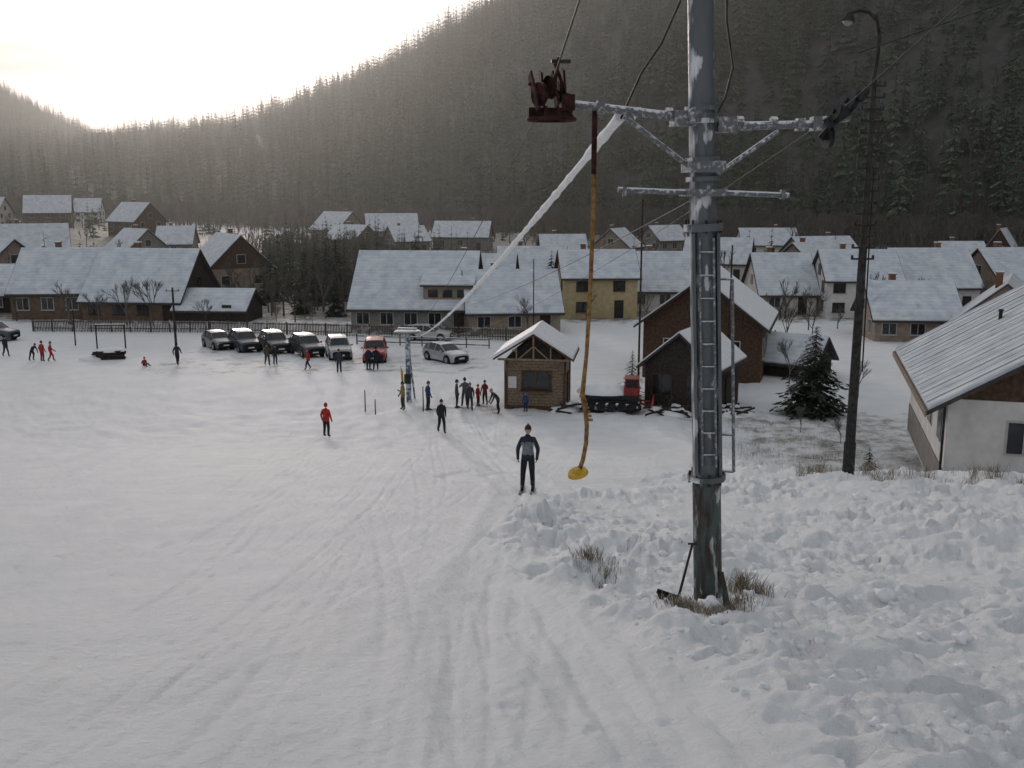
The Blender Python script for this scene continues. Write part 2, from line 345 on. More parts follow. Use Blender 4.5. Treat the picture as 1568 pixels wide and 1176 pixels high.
def scatter(name,pts,scl,rot,coll):
    me=bpy.data.meshes.new(name);me.from_pydata([tuple(p) for p in pts],[],[])
    a=me.attributes.new('scl','FLOAT','POINT');a.data.foreach_set('value',np.asarray(scl,np.float32))
    a=me.attributes.new('rot','FLOAT','POINT');a.data.foreach_set('value',np.asarray(rot,np.float32))
    o=bpy.data.objects.new(name,me);COL.objects.link(o)
    ng=bpy.data.node_groups.new(name+'_scatter','GeometryNodeTree')
    ng.interface.new_socket('Geometry',in_out='INPUT',socket_type='NodeSocketGeometry');ng.interface.new_socket('Geometry',in_out='OUTPUT',socket_type='NodeSocketGeometry')
    N=ng.nodes;L=ng.links;gi=N.new('NodeGroupInput');go=N.new('NodeGroupOutput');ip=N.new('GeometryNodeInstanceOnPoints')
    ci=N.new('GeometryNodeCollectionInfo');ci.inputs['Collection'].default_value=coll;ci.inputs['Separate Children'].default_value=True;ci.inputs['Reset Children'].default_value=True
    ip.inputs['Pick Instance'].default_value=True
    s=N.new('GeometryNodeInputNamedAttribute');s.data_type='FLOAT';s.inputs['Name'].default_value='scl'
    q=N.new('GeometryNodeInputNamedAttribute');q.data_type='FLOAT';q.inputs['Name'].default_value='rot'
    cx=N.new('ShaderNodeCombineXYZ')
    L.new(q.outputs['Attribute'],cx.inputs['Z']);L.new(cx.outputs[0],ip.inputs['Rotation']);L.new(s.outputs['Attribute'],ip.inputs['Scale'])
    L.new(gi.outputs[0],ip.inputs['Points']);L.new(ci.outputs[0],ip.inputs['Instance']);L.new(ip.outputs[0],go.inputs[0])
    md=o.modifiers.new('scatter','NODES');md.node_group=ng
    return o
cset=src_coll('conifer_kinds',[conifer(i,8,7,16+i,3.3+.35*(i%3)).obj('conifer_kind_%d'%i,[CON,BARK],link=False) for i in range(5)])
bset=src_coll('bare_kinds',[bare(40+i,9,4).obj('bare_kind_%d'%i,[TWIG],link=False) for i in range(4)])
n=14000
azr=np.radians(rng.uniform(-34,34,n));azd=np.degrees(azr)
rb=np.interp(azd,AZ,RB)-5;rt=np.interp(azd,AZ,RR)*1.04
rp=np.sqrt(rng.uniform(0,1,n)*(rt**2-rb**2)+rb**2)
n2=5000
azr2=np.radians(rng.uniform(-34,-18,n2));rp2=np.sqrt(rng.uniform(900**2,1640**2,n2))
azr=np.concatenate([azr,azr2]);rp=np.concatenate([rp,rp2])
px=rp*np.sin(azr);py_=rp*np.cos(azr);pz=terrain(px,py_)-.5
sc=rng.uniform(.45,1.3,len(px))*(1+.5*fbm(px/60,py_/60,2,77))
keep=rng.uniform(0,1,len(px))<(.97+.5*fbm(px/35,py_/35,2,78))
scatter('conifer_forest',np.stack([px,py_,pz],-1)[keep],sc[keep],rng.uniform(0,6.28,len(px))[keep],cset)
n=2400
azr=np.radians(rng.uniform(-34,34,n));rb=np.interp(np.degrees(azr),AZ,RB)
rp=rb+rng.normal(-8,30,n);px=rp*np.sin(azr);py_=rp*np.cos(azr)
scatter('bare_woodland',np.stack([px,py_,terrain(px,py_)-.2],-1),rng.uniform(.6,1.5,n),rng.uniform(0,6.28,n),bset)

# ------------------------------------------------------------------ houses
FOOT=[]
def house(name,x,y,L,W,wh,rh,rot=0,wall=WHITEP,gable=None,nw=3,st=1,ov=.5,snow=None,chim=1,z=None,gwin=1,frame=FRAME,door=True,ox=.4,base=None):
    FOOT.append((x,y,max(L,W)*.6+1))
    if z is None: z=float(terrain(x,y))-.05
    E=empty(name,(x,y,z),rad(rot));gable=gable or wall;snow=snow or RSNOW
    a,b=L/2,W/2;sl=rh/b
    mb=MB()
    mb.add([(-a,-b,-1),(a,-b,-1),(a,b,-1),(-a,b,-1),(-a,-b,wh),(a,-b,wh),(a,b,wh),(-a,b,wh)],[(0,1,5,4),(1,2,6,5),(2,3,7,6),(3,0,4,7)],0)
    mb.add([(-a,-b,wh),(-a,b,wh),(-a,0,wh+rh)],[(0,2,1)],1);mb.add([(a,-b,wh),(a,b,wh),(a,0,wh+rh)],[(0,1,2)],1)
    if base is not None:
        mb.box((0,0,-.2),(L+.08,W+.08,1.3),2)
    mb.obj('walls',[wall,gable,base or wall],E)
    def chev(mb,t0,t1,o,xo,m):
        e=b+o;ze=wh-o*sl;A=a+xo
        for sg in(-1,1):
            vs=[(-A,sg*e,ze+t0),(-A,0,wh+rh+t0),(-A,0,wh+rh+t1),(-A,sg*e,ze+t1),(A,sg*e,ze+t0),(A,0,wh+rh+t0),(A,0,wh+rh+t1),(A,sg*e,ze+t1)]
            mb.add(vs,[(0,1,2,3),(4,7,6,5),(0,4,5,1),(3,2,6,7),(0,3,7,4)],m)
    r=MB();chev(r,.01,.17,ov,ox,0);r.obj('roof',[TILE],E)
    r=MB();chev(r,.173,.27,ov-.07,ox-.07,0);r.obj('roof_snow',[snow],E)
    w=MB();sh=wh/st
    def win(cx,cz,ww,hh,face):
        for dd,sx,sz,mm in((.04,ww+.16,hh+.16,0),(.065,ww,hh,1)):
            if face==0:w.box((cx,-b-dd/2,cz),(sx,dd,sz),mm)
            if face==1:w.box((cx,b+dd/2,cz),(sx,dd,sz),mm)
            if face==2:w.box((-a-dd/2,cx,cz),(dd,sx,sz),mm)
            if face==3:w.box((a+dd/2,cx,cz),(dd,sx,sz),mm)
        if face==0:
            w.box((cx,-b-.04,cz),(.05,.09,hh),0);w.box((cx,-b-.09,cz-hh/2-.1),(ww+.25,.18,.05),0)
        if face==2:w.box((-a-.04,cx,cz),(.09,.05,hh),0)
    for s_ in range(st):
        for k in range(nw):
            cx=-a+L*(k+.5)/nw
            if door and s_==0 and k==nw-1: w.box((cx,-b-.04,1.0),(1.0,.09,2.1),2);continue
            if sh>1.8: win(cx,sh*s_+sh*.58,min(1.2,L/nw*.5),min(1.25,sh*.42),0);win(cx,sh*s_+sh*.58,1.1,1.1,1)
        if sh>1.8:
            for k in range(2):
                cy=-b+W*(k+.5)/2;win(cy,sh*s_+sh*.58,1.1,1.15,2);win(cy,sh*s_+sh*.58,1.1,1.15,3)
    if gwin:
        win(0,wh+rh*.30,1.1,1.1,2);win(0,wh+rh*.30,1.1,1.1,3)
    w.obj('windows_and_door',[frame,GLASS,DWOOD],E)
    if chim:
        c=MB();cx=a*.35*(1 if (int(abs(x)*10))%2 else -1);c.box((cx,b*.2,wh+rh+.1),(.55,.55,1.3),0);c.box((cx,b*.2,wh+rh+.78),(.7,.7,.1),1);c.box((cx,b*.2,wh+rh+.86),(.66,.66,.07),2);c.obj('chimney',[BRICK,GREYP,SNOW],E)
    return E
house('long_farmhouse',-50,114,10.5,10,3.1,4.3,4,BROWNP,nw=4)
house('snowy_farmhouse',-40.6,112.5,11,11,2.4,5.0,-6,BROWNP,nw=4,gable=DWOOD,frame=DFRAME)
house('low_barn',-32,108.5,7.6,6,1.5,1.8,-4,DWOOD,nw=2,gwin=0,chim=0)
house('gabled_house',-39.8,141,11,9,3.6,4.3,-58,BEIGE,gable=WOOD,nw=3)
house('yellow_house',-79,165,11,9,4.2,3.8,25,CREAM,nw=3,st=2)
house('village_house',-133,290,12,10,4.5,4.5,20,BROWNP,st=2)
house('brown_house',-93,250,11,9,4.5,4.2,-35,WOOD,st=2)
house('village_house',-139,332,8,8,4,4,10,WHITEP,st=2)
house('village_house',-71,190,8,8,2.6,3.4,-40,GREYP)
house('village_house',-69,207,7,8,2.8,3.2,8,BEIGE)
house('village_house',-148,286,9,9,4.5,4,0,WHITEP,st=2)
house('village_house',-70,136,8,9,4,3.5,-30,BEIGE,st=2)
house('village_barn',-60,119,7,8,2.2,3.0,5,DWOOD,chim=0)
house('village_house',-46.5,270,11,10,4,4.3,-40,GREYP,st=2)
house('village_house',-31.4,262,13,10,4,4,12,BEIGE,st=2)
house('village_house',-11.7,240,13,9,3.4,3.3,-6,GREYP)
house('village_house',-37.6,236,9,9,3,3,-30,BROWNP)
house('village_house',-24,228,8,9,3,3,25,GREYP)
D=house('big_guesthouse',-9.6,104,12,12,2.6,5.0,-4,GREYP,nw=5,chim=0)
def dormer(E,cx,yf,w_,zb,zt,depth,wall):
    mb=MB();mb.box((cx,yf+depth/2,(zb+zt)/2),(w_,depth,zt-zb),0)
    mb.add([(cx-w_/2-.3,yf-.35,zt+.03),(cx+w_/2+.3,yf-.35,zt+.03),(cx+w_/2+.3,yf+depth+1,zt+1.5),(cx-w_/2-.3,yf+depth+1,zt+1.5),
            (cx-w_/2-.3,yf-.35,zt+.2),(cx+w_/2+.3,yf-.35,zt+.2),(cx+w_/2+.3,yf+depth+1,zt+1.67),(cx-w_/2-.3,yf+depth+1,zt+1.67)],[(0,3,2,1),(0,1,5,4),(1,2,6,5),(3,0,4,7)],1)
    mb.add([(cx-w_/2-.3,yf-.35,zt+.2),(cx+w_/2+.3,yf-.35,zt+.2),(cx+w_/2+.3,yf+depth+1,zt+1.67),(cx-w_/2-.3,yf+depth+1,zt+1.67),
            (cx-w_/2-.3,yf-.35,zt+.32),(cx+w_/2+.3,yf-.35,zt+.32),(cx+w_/2+.3,yf+depth+1,zt+1.79),(cx-w_/2-.3,yf+depth+1,zt+1.79)],[(0,1,5,4),(4,5,6,7),(1,2,6,5),(3,0,4,7)],2)
    for k in(-1,0,1): mb.box((cx+k*w_*.3,yf-.03,(zb+zt)/2+.2),(w_*.2,.06,(zt-zb)*.45),3)
    mb.obj('dormer',[wall,TILE,RSNOW,GLASS],E)
dormer(D,3.6,-5.4,4.8,2.9,4.6,3.0,BEIGE)
house('guesthouse_wing',-.2,101,9,9,2.4,3.5,6,BEIGE,nw=3,chim=1)
house('village_house',-4.2,118,9,8,3.0,3.5,-6,GREYP)
house('village_house',2.6,131,8.5,9,3,3.7,0,WHITEP)
house('yellow_house',9.6,114,8.2,8,4.6,2.6,3,CREAM,nw=2,st=2,frame=DFRAME)
house('village_house',18.2,121,8.8,9,2.6,4.0,-3,WHITEP)
house('village_house',8.6,172,7.5,8,3.2,3.3,5,BEIGE)
house('village_house',21,200,6.5,8,3.2,3.3,60,BEIGE)
house('village_house',35,232,8.5,8,3,3,30,GREYP)
house('village_house',33,160,10,9,3,3.5,-18,WHITEP)
house('village_house',53.7,212,11.5,9,3,3.1,0,WHITEP)
house('village_house',55.3,180,11,9,2.8,3,14,BEIGE)
house('village_house',31.6,118,6.4,9,2.5,4.1,0,WHITEP,nw=2)
house('white_house',39.2,114,8,8,4.3,2.9,-4,WHITEP,nw=3,st=2,frame=DFRAME)
house('village_house',49.3,119,9,9,3.2,3.9,2,WHITEP)
house('village_house',37.6,94.5,7.6,8,2.3,2.9,-6,BEIGE)
house('long_roofed_house',43,86,11,8,2.6,3.4,62,BEIGE,snow=RSNOW2)
house('village_house',76,170,7,8,2.6,2.8,0,GREYP)
house('steep_roofed_house',83,170,6,6,3,4.6,55,WOOD)
house('village_house',61,122,9,9,3.5,3.5,10,BEIGE)
house('village_house',44,146,9,9,3.2,3.3,34,BEIGE)
house('garden_shed',20.3,72,5,4,1.3,1.5,-35,DWOOD,nw=1,gwin=0,chim=0,door=False)
house('wooden_chalet',14.6,73,9,8.2,4.2,3.1,72,WOOD,nw=3,ov=.55,chim=0,ox=.9,frame=FRAME,snow=SNOW)
SH=house('wooden_shed',11.0,59.5,5.0,4.3,2.9,1.8,62,DWOOD,nw=1,gwin=0,chim=0,door=True,ov=.4,ox=.45,snow=SNOW,frame=DFRAME)
th=math.atan2(12.4,3.6)
L_,W_=12.6,10.5
dv=Vector((math.cos(th),math.sin(th),0));pv=Vector((dv.y,-dv.x,0))
c=Vector((16.15,36,0))+dv*L_/2+pv*W_/2
HR=house('mountain_lodge',c.x,c.y,L_,W_,3.2,3.2,math.degrees(th),WHITEP,gable=WOOD,nw=4,ov=.85,ox=.9,snow=RSNOW2,chim=0,z=-10.75,gwin=0,base=GREYP,door=False)
mb=MB()
for i in range(18):
    xx=-L_/2-.8+i*(L_+1.6)/17
    for sg in(-1,1):
        e=W_/2+.75
        p1=Vector((xx,sg*e,3.2-.75*3.2/5.25+.285));p2=Vector((xx,0,3.2+3.2+.285));mb.cyl(p1,p2,.024,.024,5,0)
mb.cyl((2,W_*.22,5.0),(2,W_*.22,5.6),.08,.08,8,1);mb.cyl((2,W_*.22,5.6),(2,W_*.22,5.68),.14,.1,8,1)
mb.obj('roof_seams_and_vent',[RSNOW2,DARKST],HR)
mb=MB()
for sg in(-1,1):
    mb.box((0,sg*(W_/2+.87),3.2-.85*.61+.07),(L_+1.8,.05,.22),0)
mb.cyl((-L_/2-.05,W_/2+.12,2.9),(-L_/2-.05,W_/2+.12,.0),.05,.05,8,1);mb.cyl((-L_/2-.05,W_/2+.12,2.9),(-L_/2-.3,W_/2+.85,2.75),.05,.05,8,1)
mb.obj('fascia_and_drainpipe',[WOODL,DARKST],HR)

# ------------------------------------------------------------------ ticket hut
x,y=1.6,59.6;E=empty('lift_ticket_hut',(x,y,ground(x,y-1.5)-.05),rad(-8))
mb=MB();w,d,h=3.5,3.4,3.1
mb.box((0,0,h/2),(w,d,h),0)
for k in range(17):
    mb.box((0,-d/2-.012,.18*k+.08),(w+.02,.03,.012),2)
mb.box((0,0,.12),(w+.1,d+.1,.35),2)
mb.add([(-w/2,-d/2,h),(w/2,-d/2,h),(0,-d/2,h+1.4)],[(0,1,2)],1);mb.add([(-w/2,d/2,h),(w/2,d/2,h),(0,d/2,h+1.4)],[(0,2,1)],1)
for sx in(-1,1):
    for yy in(-d/2-.03,d/2+.03): mb.box((sx*w/2,yy,h/2),(.16,.12,h),2)
mb.obj('walls',[WOODL,DWOOD,WOOD],E)
mb=MB();mb.box((.1,-d/2-.05,1.85),(1.75,.08,1.15),0);mb.box((.1,-d/2-.08,1.85),(1.55,.08,.95),1);mb.box((.1,-d/2-.11,1.85),(.07,.08,.95),0);mb.box((.1,-d/2-.2,1.24),(1.9,.35,.06),0);mb.box((w/2+.05,.3,1.05),(.08,.9,2.0),0)
mb.box((-1.35,-d/2-.05,1.7),(.5,.04,.7),2)
mb.obj('window_and_door',[WOOD,GLASS,WHITEP],E)
mb=MB();A=d/2+.25;F_=d/2+1.0;e=2.35;ap=4.62;ez=3.15
for sg in(-1,1):
    for t0,t1,m_,ins in((0,.12,0,0),(.123,.34,1,.04)):
        vs=[(0,-F_+ins,ap+t0),(sg*(e-ins),-F_+ins,ez+t0),(sg*(e-ins),A,ez+t0),(0,A,ap+t0),(0,-F_+ins,ap+t1),(sg*(e-ins),-F_+ins,ez+t1),(sg*(e-ins),A,ez+t1),(0,A,ap+t1)]
        mb.add(vs,[(0,1,2,3),(4,7,6,5),(0,4,5,1),(1,5,6,2),(3,2,6,7)],m_)
mb.obj('snowy_roof',[WOOD,SNOW],E)
mb=MB();yf=-F_+.15
mb.cyl((-2.1,yf,3.2),(2.1,yf,3.2),.07,.07,6,0);mb.cyl((0,yf,3.2),(0,yf,4.6),.06,.06,6,0)
mb.cyl((-.9,yf,3.2),(0,yf,4.0),.045,.045,6,0);mb.cyl((.9,yf,3.2),(0,yf,4.0),.045,.045,6,0);mb.cyl((-1.0,yf,3.2),(-1.0,yf,3.9),.045,.045,6,0);mb.cyl((1.0,yf,3.2),(1.0,yf,3.9),.045,.045,6,0)
for sx in(-1,1):
    mb.cyl((sx*1.65,yf,3.2),(sx*1.65,-d/2,3.1),.06,.06,6,0);mb.cyl((sx*1.7,yf+.1,3.15),(sx*1.7,-d/2,2.3),.05,.05,6,0)
mb.obj('gable_truss',[WOODL],E)

# ------------------------------------------------------------------ lift pylon
gz=float(terrain(2.3,10.95))
E=empty('ski_lift_pylon',(2.3,10.95,gz))
top=Vector((-.36,0,7.3))
def ax(z): return Vector((top.x*z/7.3,0,z))
mb=MB()
mb.cyl(ax(-.4),ax(1.62),.165,.16,24,1)
mb.cyl(ax(1.62),ax(1.68),.215,.215,24,0)
mb.cyl(ax(1.68),ax(4.42),.155,.15,24,0)
for sx in(-.135,.135): mb.box(ax(3.05)+Vector((sx,-.10,0)),(.035,.10,2.7),0,Matrix.Rotation(math.atan2(-.36,7.3),3,'Y'))
mb.cyl(ax(4.42),ax(4.50),.215,.215,24,0)
for k in range(8):
    a=k*math.pi/4
    for z_ in(1.69,4.51): mb.cyl(ax(z_)+Vector((.19*math.cos(a),.19*math.sin(a),-.11)),ax(z_)+Vector((.19*math.cos(a),.19*math.sin(a),.03)),.014,.014,6,3)
mb.cyl(ax(4.50),ax(7.3),.145,.132,24,0)
for z_ in(4.95,5.15,5.55,5.68):mb.cyl(ax(z_),ax(z_+.05),.185,.185,16,0)
for sx in(-.075,.075): mb.cyl(ax(1.8)+Vector((sx,-.185,0)),ax(4.35)+Vector((sx,-.18,0)),.014,.014,6,2)
for k in range(10): 
    p=ax(1.95+k*.25)+Vector((0,-.185,0));mb.cyl(p-Vector((.08,0,0)),p+Vector((.08,0,0)),.011,.011,6,2)
p=Vector((.30,-.05,0));mb.cyl(ax(1.72)+p,ax(3.9)+p,.018,.018,6,2);mb.cyl(ax(1.72)+p,ax(1.72)+Vector((.1,0,0)),.018,.018,6,2);mb.cyl(ax(3.9)+p,ax(3.9)+Vector((.1,0,0)),.015,.015,6,2)
mb.cyl(ax(2.15)+p,ax(2.15)+Vector((.1,0,0)),.018,.018,6,2)
mb.cyl((.24,-.36,-.25),(.10,-.14,.55),.05,.03,8,1)
mb.obj('mast',[STEEL,GREENST,STEELF,DARKST],E)
mb=MB();R=Matrix.Rotation(rad(8),4,'Z')
def q(x_,y_,z_): return ax(z_)+R@Vector((x_,y_,0))
zc=5.60
mb.cyl(q(-1.42,0,zc+.14),q(-.1,0,zc),.042,.05,12,0);mb.cyl(q(.1,0,zc-.08),q(1.35,0,zc-.04),.05,.042,12,0)
mb.cyl(q(-.1,-.14,zc+.02),q(-.1,.14,zc+.02),.1,.1,10,0)
mb.cyl(q(-.85,0,zc+.02),q(-.12,0,zc-.52),.027,.027,8,0);mb.cyl(q(.85,0,zc-.12),q(.12,0,zc-.6),.027,.027,8,0)
mb.box(q(-.2,0,zc),(.26,.2,.16),0,R.to_3x3());mb.box(q(.25,0,zc-.06),(.2,.2,.16),0,R.to_3x3());mb.box(q(0,-.02,zc-.5),(.38,.36,.12),0,R.to_3x3())
for sx in(-.36,-.7,.42,.8): mb.cyl(q(sx-.03,0,zc-.03 if sx>0 else zc+.05),q(sx+.03,0,zc-.03 if sx>0 else zc+.05),.065,.065,10,0)
mb.cyl(q(-.95,-.05,4.86),q(-.15,-.05,4.83),.03,.03,10,0);mb.cyl(q(.15,-.05,4.83),q(.95,-.05,4.80),.03,.03,10,0);mb.box(q(0,0,4.83),(.42,.36,.08),0,R.to_3x3())
mb.box(q(-.88,-.05,4.84),(.04,.08,.1),0);mb.box(q(.88,-.05,4.81),(.04,.08,.1),0);mb.box(q(-1.1,0,zc+.11),(.08,.13,.13),0);mb.box(q(1.1,0,zc-.05),(.08,.13,.13),0);mb.box(q(1.28,0,zc-.04),(.1,.15,.15),0)
mb.obj('crossarms',[STEELF],E)
def wheel(mb,c,axis,r,w,m):
    axis=Vector(axis).normalized();c=Vector(c)
    mb.cyl(c-axis*w/2,c-axis*w/6,r,r*.82,20,m);mb.cyl(c-axis*w/6,c+axis*w/6,r*.82,r*.82,20,m);mb.cyl(c+axis*w/6,c+axis*w/2,r*.82,r,20,m)
    mb.cyl(c-axis*w*.9,c+axis*w*.9,r*.22,r*.22,8,m)
mb=MB();Lc=q(-1.62,0,zc+.1)
lx_=R.to_3x3()@Vector((1,0,0));up=Vector((0,0,1));ly=R.to_3x3()@Vector((0,1,0))
for k,(dx,dz) in enumerate(((-.15,.12),(-.03,.20),(.09,.16))):
    wheel(mb,Lc+lx_*dx+up*dz+ly*(-.12+.10*k),lx_+ly*(.5-.2*k),.12,.05,0)
rr_=random.Random(4)
for dx in(-.20,-.09,.02,.14): mb.box(Lc+lx_*dx+up*(.14+.05*rr_.random())+ly*rr_.uniform(-.1,.1),(.022,.16,.34+.1*rr_.random()),0,R.to_3x3()@Matrix.Rotation(rad(rr_.uniform(-25,25)),3,'X')@Matrix.Rotation(rad(rr_.uniform(-12,12)),3,'Y'))
mb.box(Lc+lx_*.09+up*.46,(.2,.06,.035),1,R.to_3x3());mb.cyl(Lc+lx_*.02+up*.2,Lc+lx_*.07+up*.5,.02,.02,6,0);mb.cyl(Lc+lx_*.14+up*.15,Lc+lx_*.03+up*.44,.018,.018,6,0)
mb.box(Lc+lx_*-.02-up*.05,(.46,.10,.09),0,R.to_3x3());mb.box(Lc+lx_*.16+up*.05,(.14,.16,.16),0,R.to_3x3())
mb.cyl(Lc+lx_*(-.25)+up*.24,Lc+lx_*.2+up*.12,.02,.02,8,0)
pts=[Lc+Vector((.24*math.cos(a),.2*math.sin(a),-.12)) for a in np.linspace(0,2*math.pi,25)];mb.path(pts,.022,6,0)
for a in(200,250,290,340): c_=Vector((.24*math.cos(rad(a)),.2*math.sin(rad(a)),0));mb.cyl(Lc+c_-up*.12,Lc+c_*.7+up*.0,.014,.014,5,0)
mb.obj('sheave_train_near',[RUST,DARKST],E)
mb=MB();Rc=q(1.55,0,zc-.02)
wheel(mb,Rc+Vector((-.08,-.1,.10)),(1,.35,-.3),.11,.05,0);wheel(mb,Rc+Vector((.10,.05,.22)),(1,.4,-.5),.14,.06,0);wheel(mb,Rc+Vector((-.12,0,-.16)),(1,.2,.0),.12,.05,0);wheel(mb,Rc+Vector((.2,-.05,.30)),(1,.4,-.4),.09,.06,0)
mb.cyl(Rc+Vector((-.2,0,-.18)),Rc+Vector((.24,0,.34)),.04,.035,8,0);mb.box(Rc+Vector((-.05,-.05,.05)),(.28,.08,.12),0,Matrix.Rotation(rad(-35),3,'Y'));mb.cyl(Rc+Vector((-.3,0,.0)),Rc+Vector((.1,0,.05)),.045,.045,8,1)
mb.obj('sheave_train_far',[DARKST,STEELF],E)
Lw=E.location+Lc;Rw=E.location+Rc
# shovel leaning at the foot of the pylon: blade on the snow, handle up
sx_,sy_=1.90,10.72;E=empty('snow_shovel',(sx_,sy_,ground(sx_,sy_)));mb=MB()
hd=Vector((.16,.12,.62)).normalized();mb.cyl(Vector((0,0,.02)),hd*.68,.016,.014,8,0);mb.cyl(hd*.68-Vector((.05,0,0)),hd*.68+Vector((.05,0,0)),.013,.013,6,0)
Mb=Matrix.Rotation(rad(20),3,'Y');mb.box((-.09,-.05,.03),(.30,.24,.015),1,Mb);mb.box((-.09,-.17,.05),(.30,.015,.05),1,Mb);mb.box((-.09,.07,.05),(.30,.015,.05),1,Mb)
mb.obj('handle_and_blade',[DWOOD,DARKST],E)

hx,hy,hz=.87,10.82,.72
E2=empty('button_lift_hanger',(hx,hy,hz));mb=MB()
pts=[(0,0,.12),(.005,0,-.3),(.0,0,-1.0),(-.02,0,-1.8),(-.05,0,-2.5),(-.09,0,-2.95),(-.055,0,-3.1),(-.035,0,-3.3),(-.04,.0,-3.5),(-.075,0,-3.7),(-.11,0,-3.8)]
mb.path(pts[:6],[.024,.026,.026,.024,.022,.028],10,0);mb.path(pts[5:],[.028,.026,.025,.025,.025,.028],10,0)
for k in range(7): mb.cyl(Vector((-.09+.015*k,0,-2.95-.045*k)),Vector((-.09+.015*k,0,-2.97-.045*k)),.034,.034,8,0)
mb.cyl((0,0,.15),(0,0,-.55),.03,.03,8,1)
mb.obj('spring_rod',[OCHRE,RUST],E2)
mb=MB();Mx=Matrix.Rotation(rad(14),3,'X')@Matrix.Rotation(rad(-14),3,'Y');c=Vector((-.13,0,-3.84));n_=Mx@Vector((0,0,1))
mb.cyl(c-n_*.02,c+n_*.02,.12,.105,24,0);mb.cyl(c+n_*.02,c+n_*.06,.06,.035,16,0);mb.cyl(c-n_*.03,c-n_*.02,.09,.12,24,0)
mb.obj('button_seat',[YEL],E2)

def rope(name,p,qq,sag,r,m,n=24,rj=0,r2=None):
    mb=MB();p=Vector(p);qq=Vector(qq);P=[];rs_=[];r2=r if r2 is None else r2
    for i in range(n+1):
        t=i/n;v=p.lerp(qq,t);v.z-=sag*4*t*(1-t);P.append(v);rs_.append((r+(r2-r)*t)*(1+rj*random.uniform(-1,1)))
    mb.path(P,rs_,7,0);return mb.obj(name,[m])
rope('frosted_haul_rope',(1.16,10.95,.78),(-5.4,58.5,-8.45),.35,.052,FROST,190,.28,.03)
rope('haul_rope',Lw+Vector((0,0,.24)),(-6.9,59.0,-8.6),.9,.006,DARKST,50)
rope('haul_rope',Lw+Vector((0,0,.24)),(1.9,-10,6.2),.1,.009,DARKST)
rope('haul_rope',Rw+Vector((0,0,.12)),(7.2,-10,9.0),.1,.006,DARKST)
rope('haul_rope',Rw+Vector((0,0,.12)),(-5.2,60,-8.6),.9,.005,DARKST,50)
mb=MB();mb.path([(1.75,10.7,2.2),(1.72,10.75,1.9),(1.55,10.8,1.5),(1.35,10.85,1.2),(1.22,10.9,.9),(1.16,10.95,.75)],.012,6,0);mb.obj('hanging_cable',[DARKST])
mb=MB();mb.path([(2.18,10.75,2.3),(2.2,10.72,1.7),(2.28,10.7,1.25),(2.22,10.74,.95),(2.16,10.8,.8)],.011,6,0);mb.obj('hanging_cable',[DARKST])
rope('overhead_cable',(9.0,27,3.5),(36,20,14),.4,.012,DARKST)
rope('overhead_cable',(2.2,11.1,.02),(-12,95,-8),2.2,.006,DARKST,60)

gx,gy=-6.4,60.5;gz=ground(gx,gy);E=empty('lift_bottom_station',(gx,gy,gz),rad(-8));mb=MB()
mb.box((0,0,2.2),(.26,.26,4.5),0);mb.cyl((0,0,4.35),(0,0,4.47),.75,.75,24,1);mb.cyl((0,0,4.39),(0,0,4.43),.82,.82,24,1);mb.box((0,-.1,4.6),(1.2,.3,.1),1)
mb.cyl((-.16,.9,0),(0,.1,3.6),.06,.06,8,0);mb.cyl((.16,.9,0),(0,.1,3.6),.06,.06,8,0);mb.box((.0,-.2,1.5),(.4,.2,.6),2)
for k in range(6): mb.cyl((-.3,-.2-.1*k,1.9+.1*k),(-.25,-.2-.1*k,.9),.015,.015,5,3)
mb.obj('frame_and_bullwheel',[mat('blue_frosted_steel',(.10,.14,.18),.5,scale=5,col2=(.55,.6,.65),thr=.52),STEELF,DARKST,YEL],E)

gx,gy=9.45,27;gz=ground(gx,gy);E=empty('street_lamp',(gx,gy,gz));mb=MB()
mb.cyl((0,0,-.4),(0,0,1.0),.17,.165,14,0);mb.cyl((0,0,1.0),(0,0,6.4),.14,.11,14,0);mb.cyl((0,0,6.4),(0,0,10.8),.09,.065,12,0)
for k in range(16):
    z_=6.1+k*.30;mb.cyl((-.28,0,z_),(.28,0,z_),.026,.026,6,0);mb.box((-.28,0,z_+.04),(.055,.055,.12),0);mb.box((.28,0,z_+.04),(.055,.055,.12),0)
mb.path([(0,0,10.8),(0.05,0,11.3),(.06,0,11.8),(-.02,0,12.2),(-.25,0,12.42),(-.5,0,12.46),(-.72,0,12.40)],.045,8,0)
mb.cyl((-.74,0,12.42),(-.78,0,12.2),.06,.18,12,0);mb.ell((-.78,0,12.18),(.13,.13,.1),1)
mb.cyl((-.12,-.02,12.3),(-.05,-.02,12.3),.08,.08,8,0)
mb.path([(.16,.05,8.5),(.17,.05,7),(.2,.06,5),(.22,.05,3)],.02,6,0)
mb.obj('lamp_pole',[mat('weathered_pole',(.035,.032,.03),.8,.3,7,bump=.5),mat('lamp_glass',(.25,.25,.24),.2,.05)],E)
def pole(name,x,y,h,r,arms=0):
    z=ground(x,y);E=empty(name,(x,y,z));mb=MB();mb.cyl((0,0,-.3),(0,0,h),r,r*.7,8,0)
    for k in range(arms): mb.cyl((-.6,0,h-.3-.4*k),(.6,0,h-.3-.4*k),.03,.03,6,0);mb.cyl((-.5,0,h-.3-.4*k),(-.5,0,h-.15-.4*k),.035,.03,6,0);mb.cyl((.5,0,h-.3-.4*k),(.5,0,h-.15-.4*k),.035,.03,6,0)
    mb.obj('pole',[DWOOD],E)
pole('utility_pole',7.75,60,12.3,.07,0);pole('utility_pole',-29,85,5.4,.12,1);pole('utility_pole',14.5,66,9.5,.07,0);pole('utility_pole',-39,88,3.2,.07);pole('utility_pole',2.0,92,7.5,.06,0)
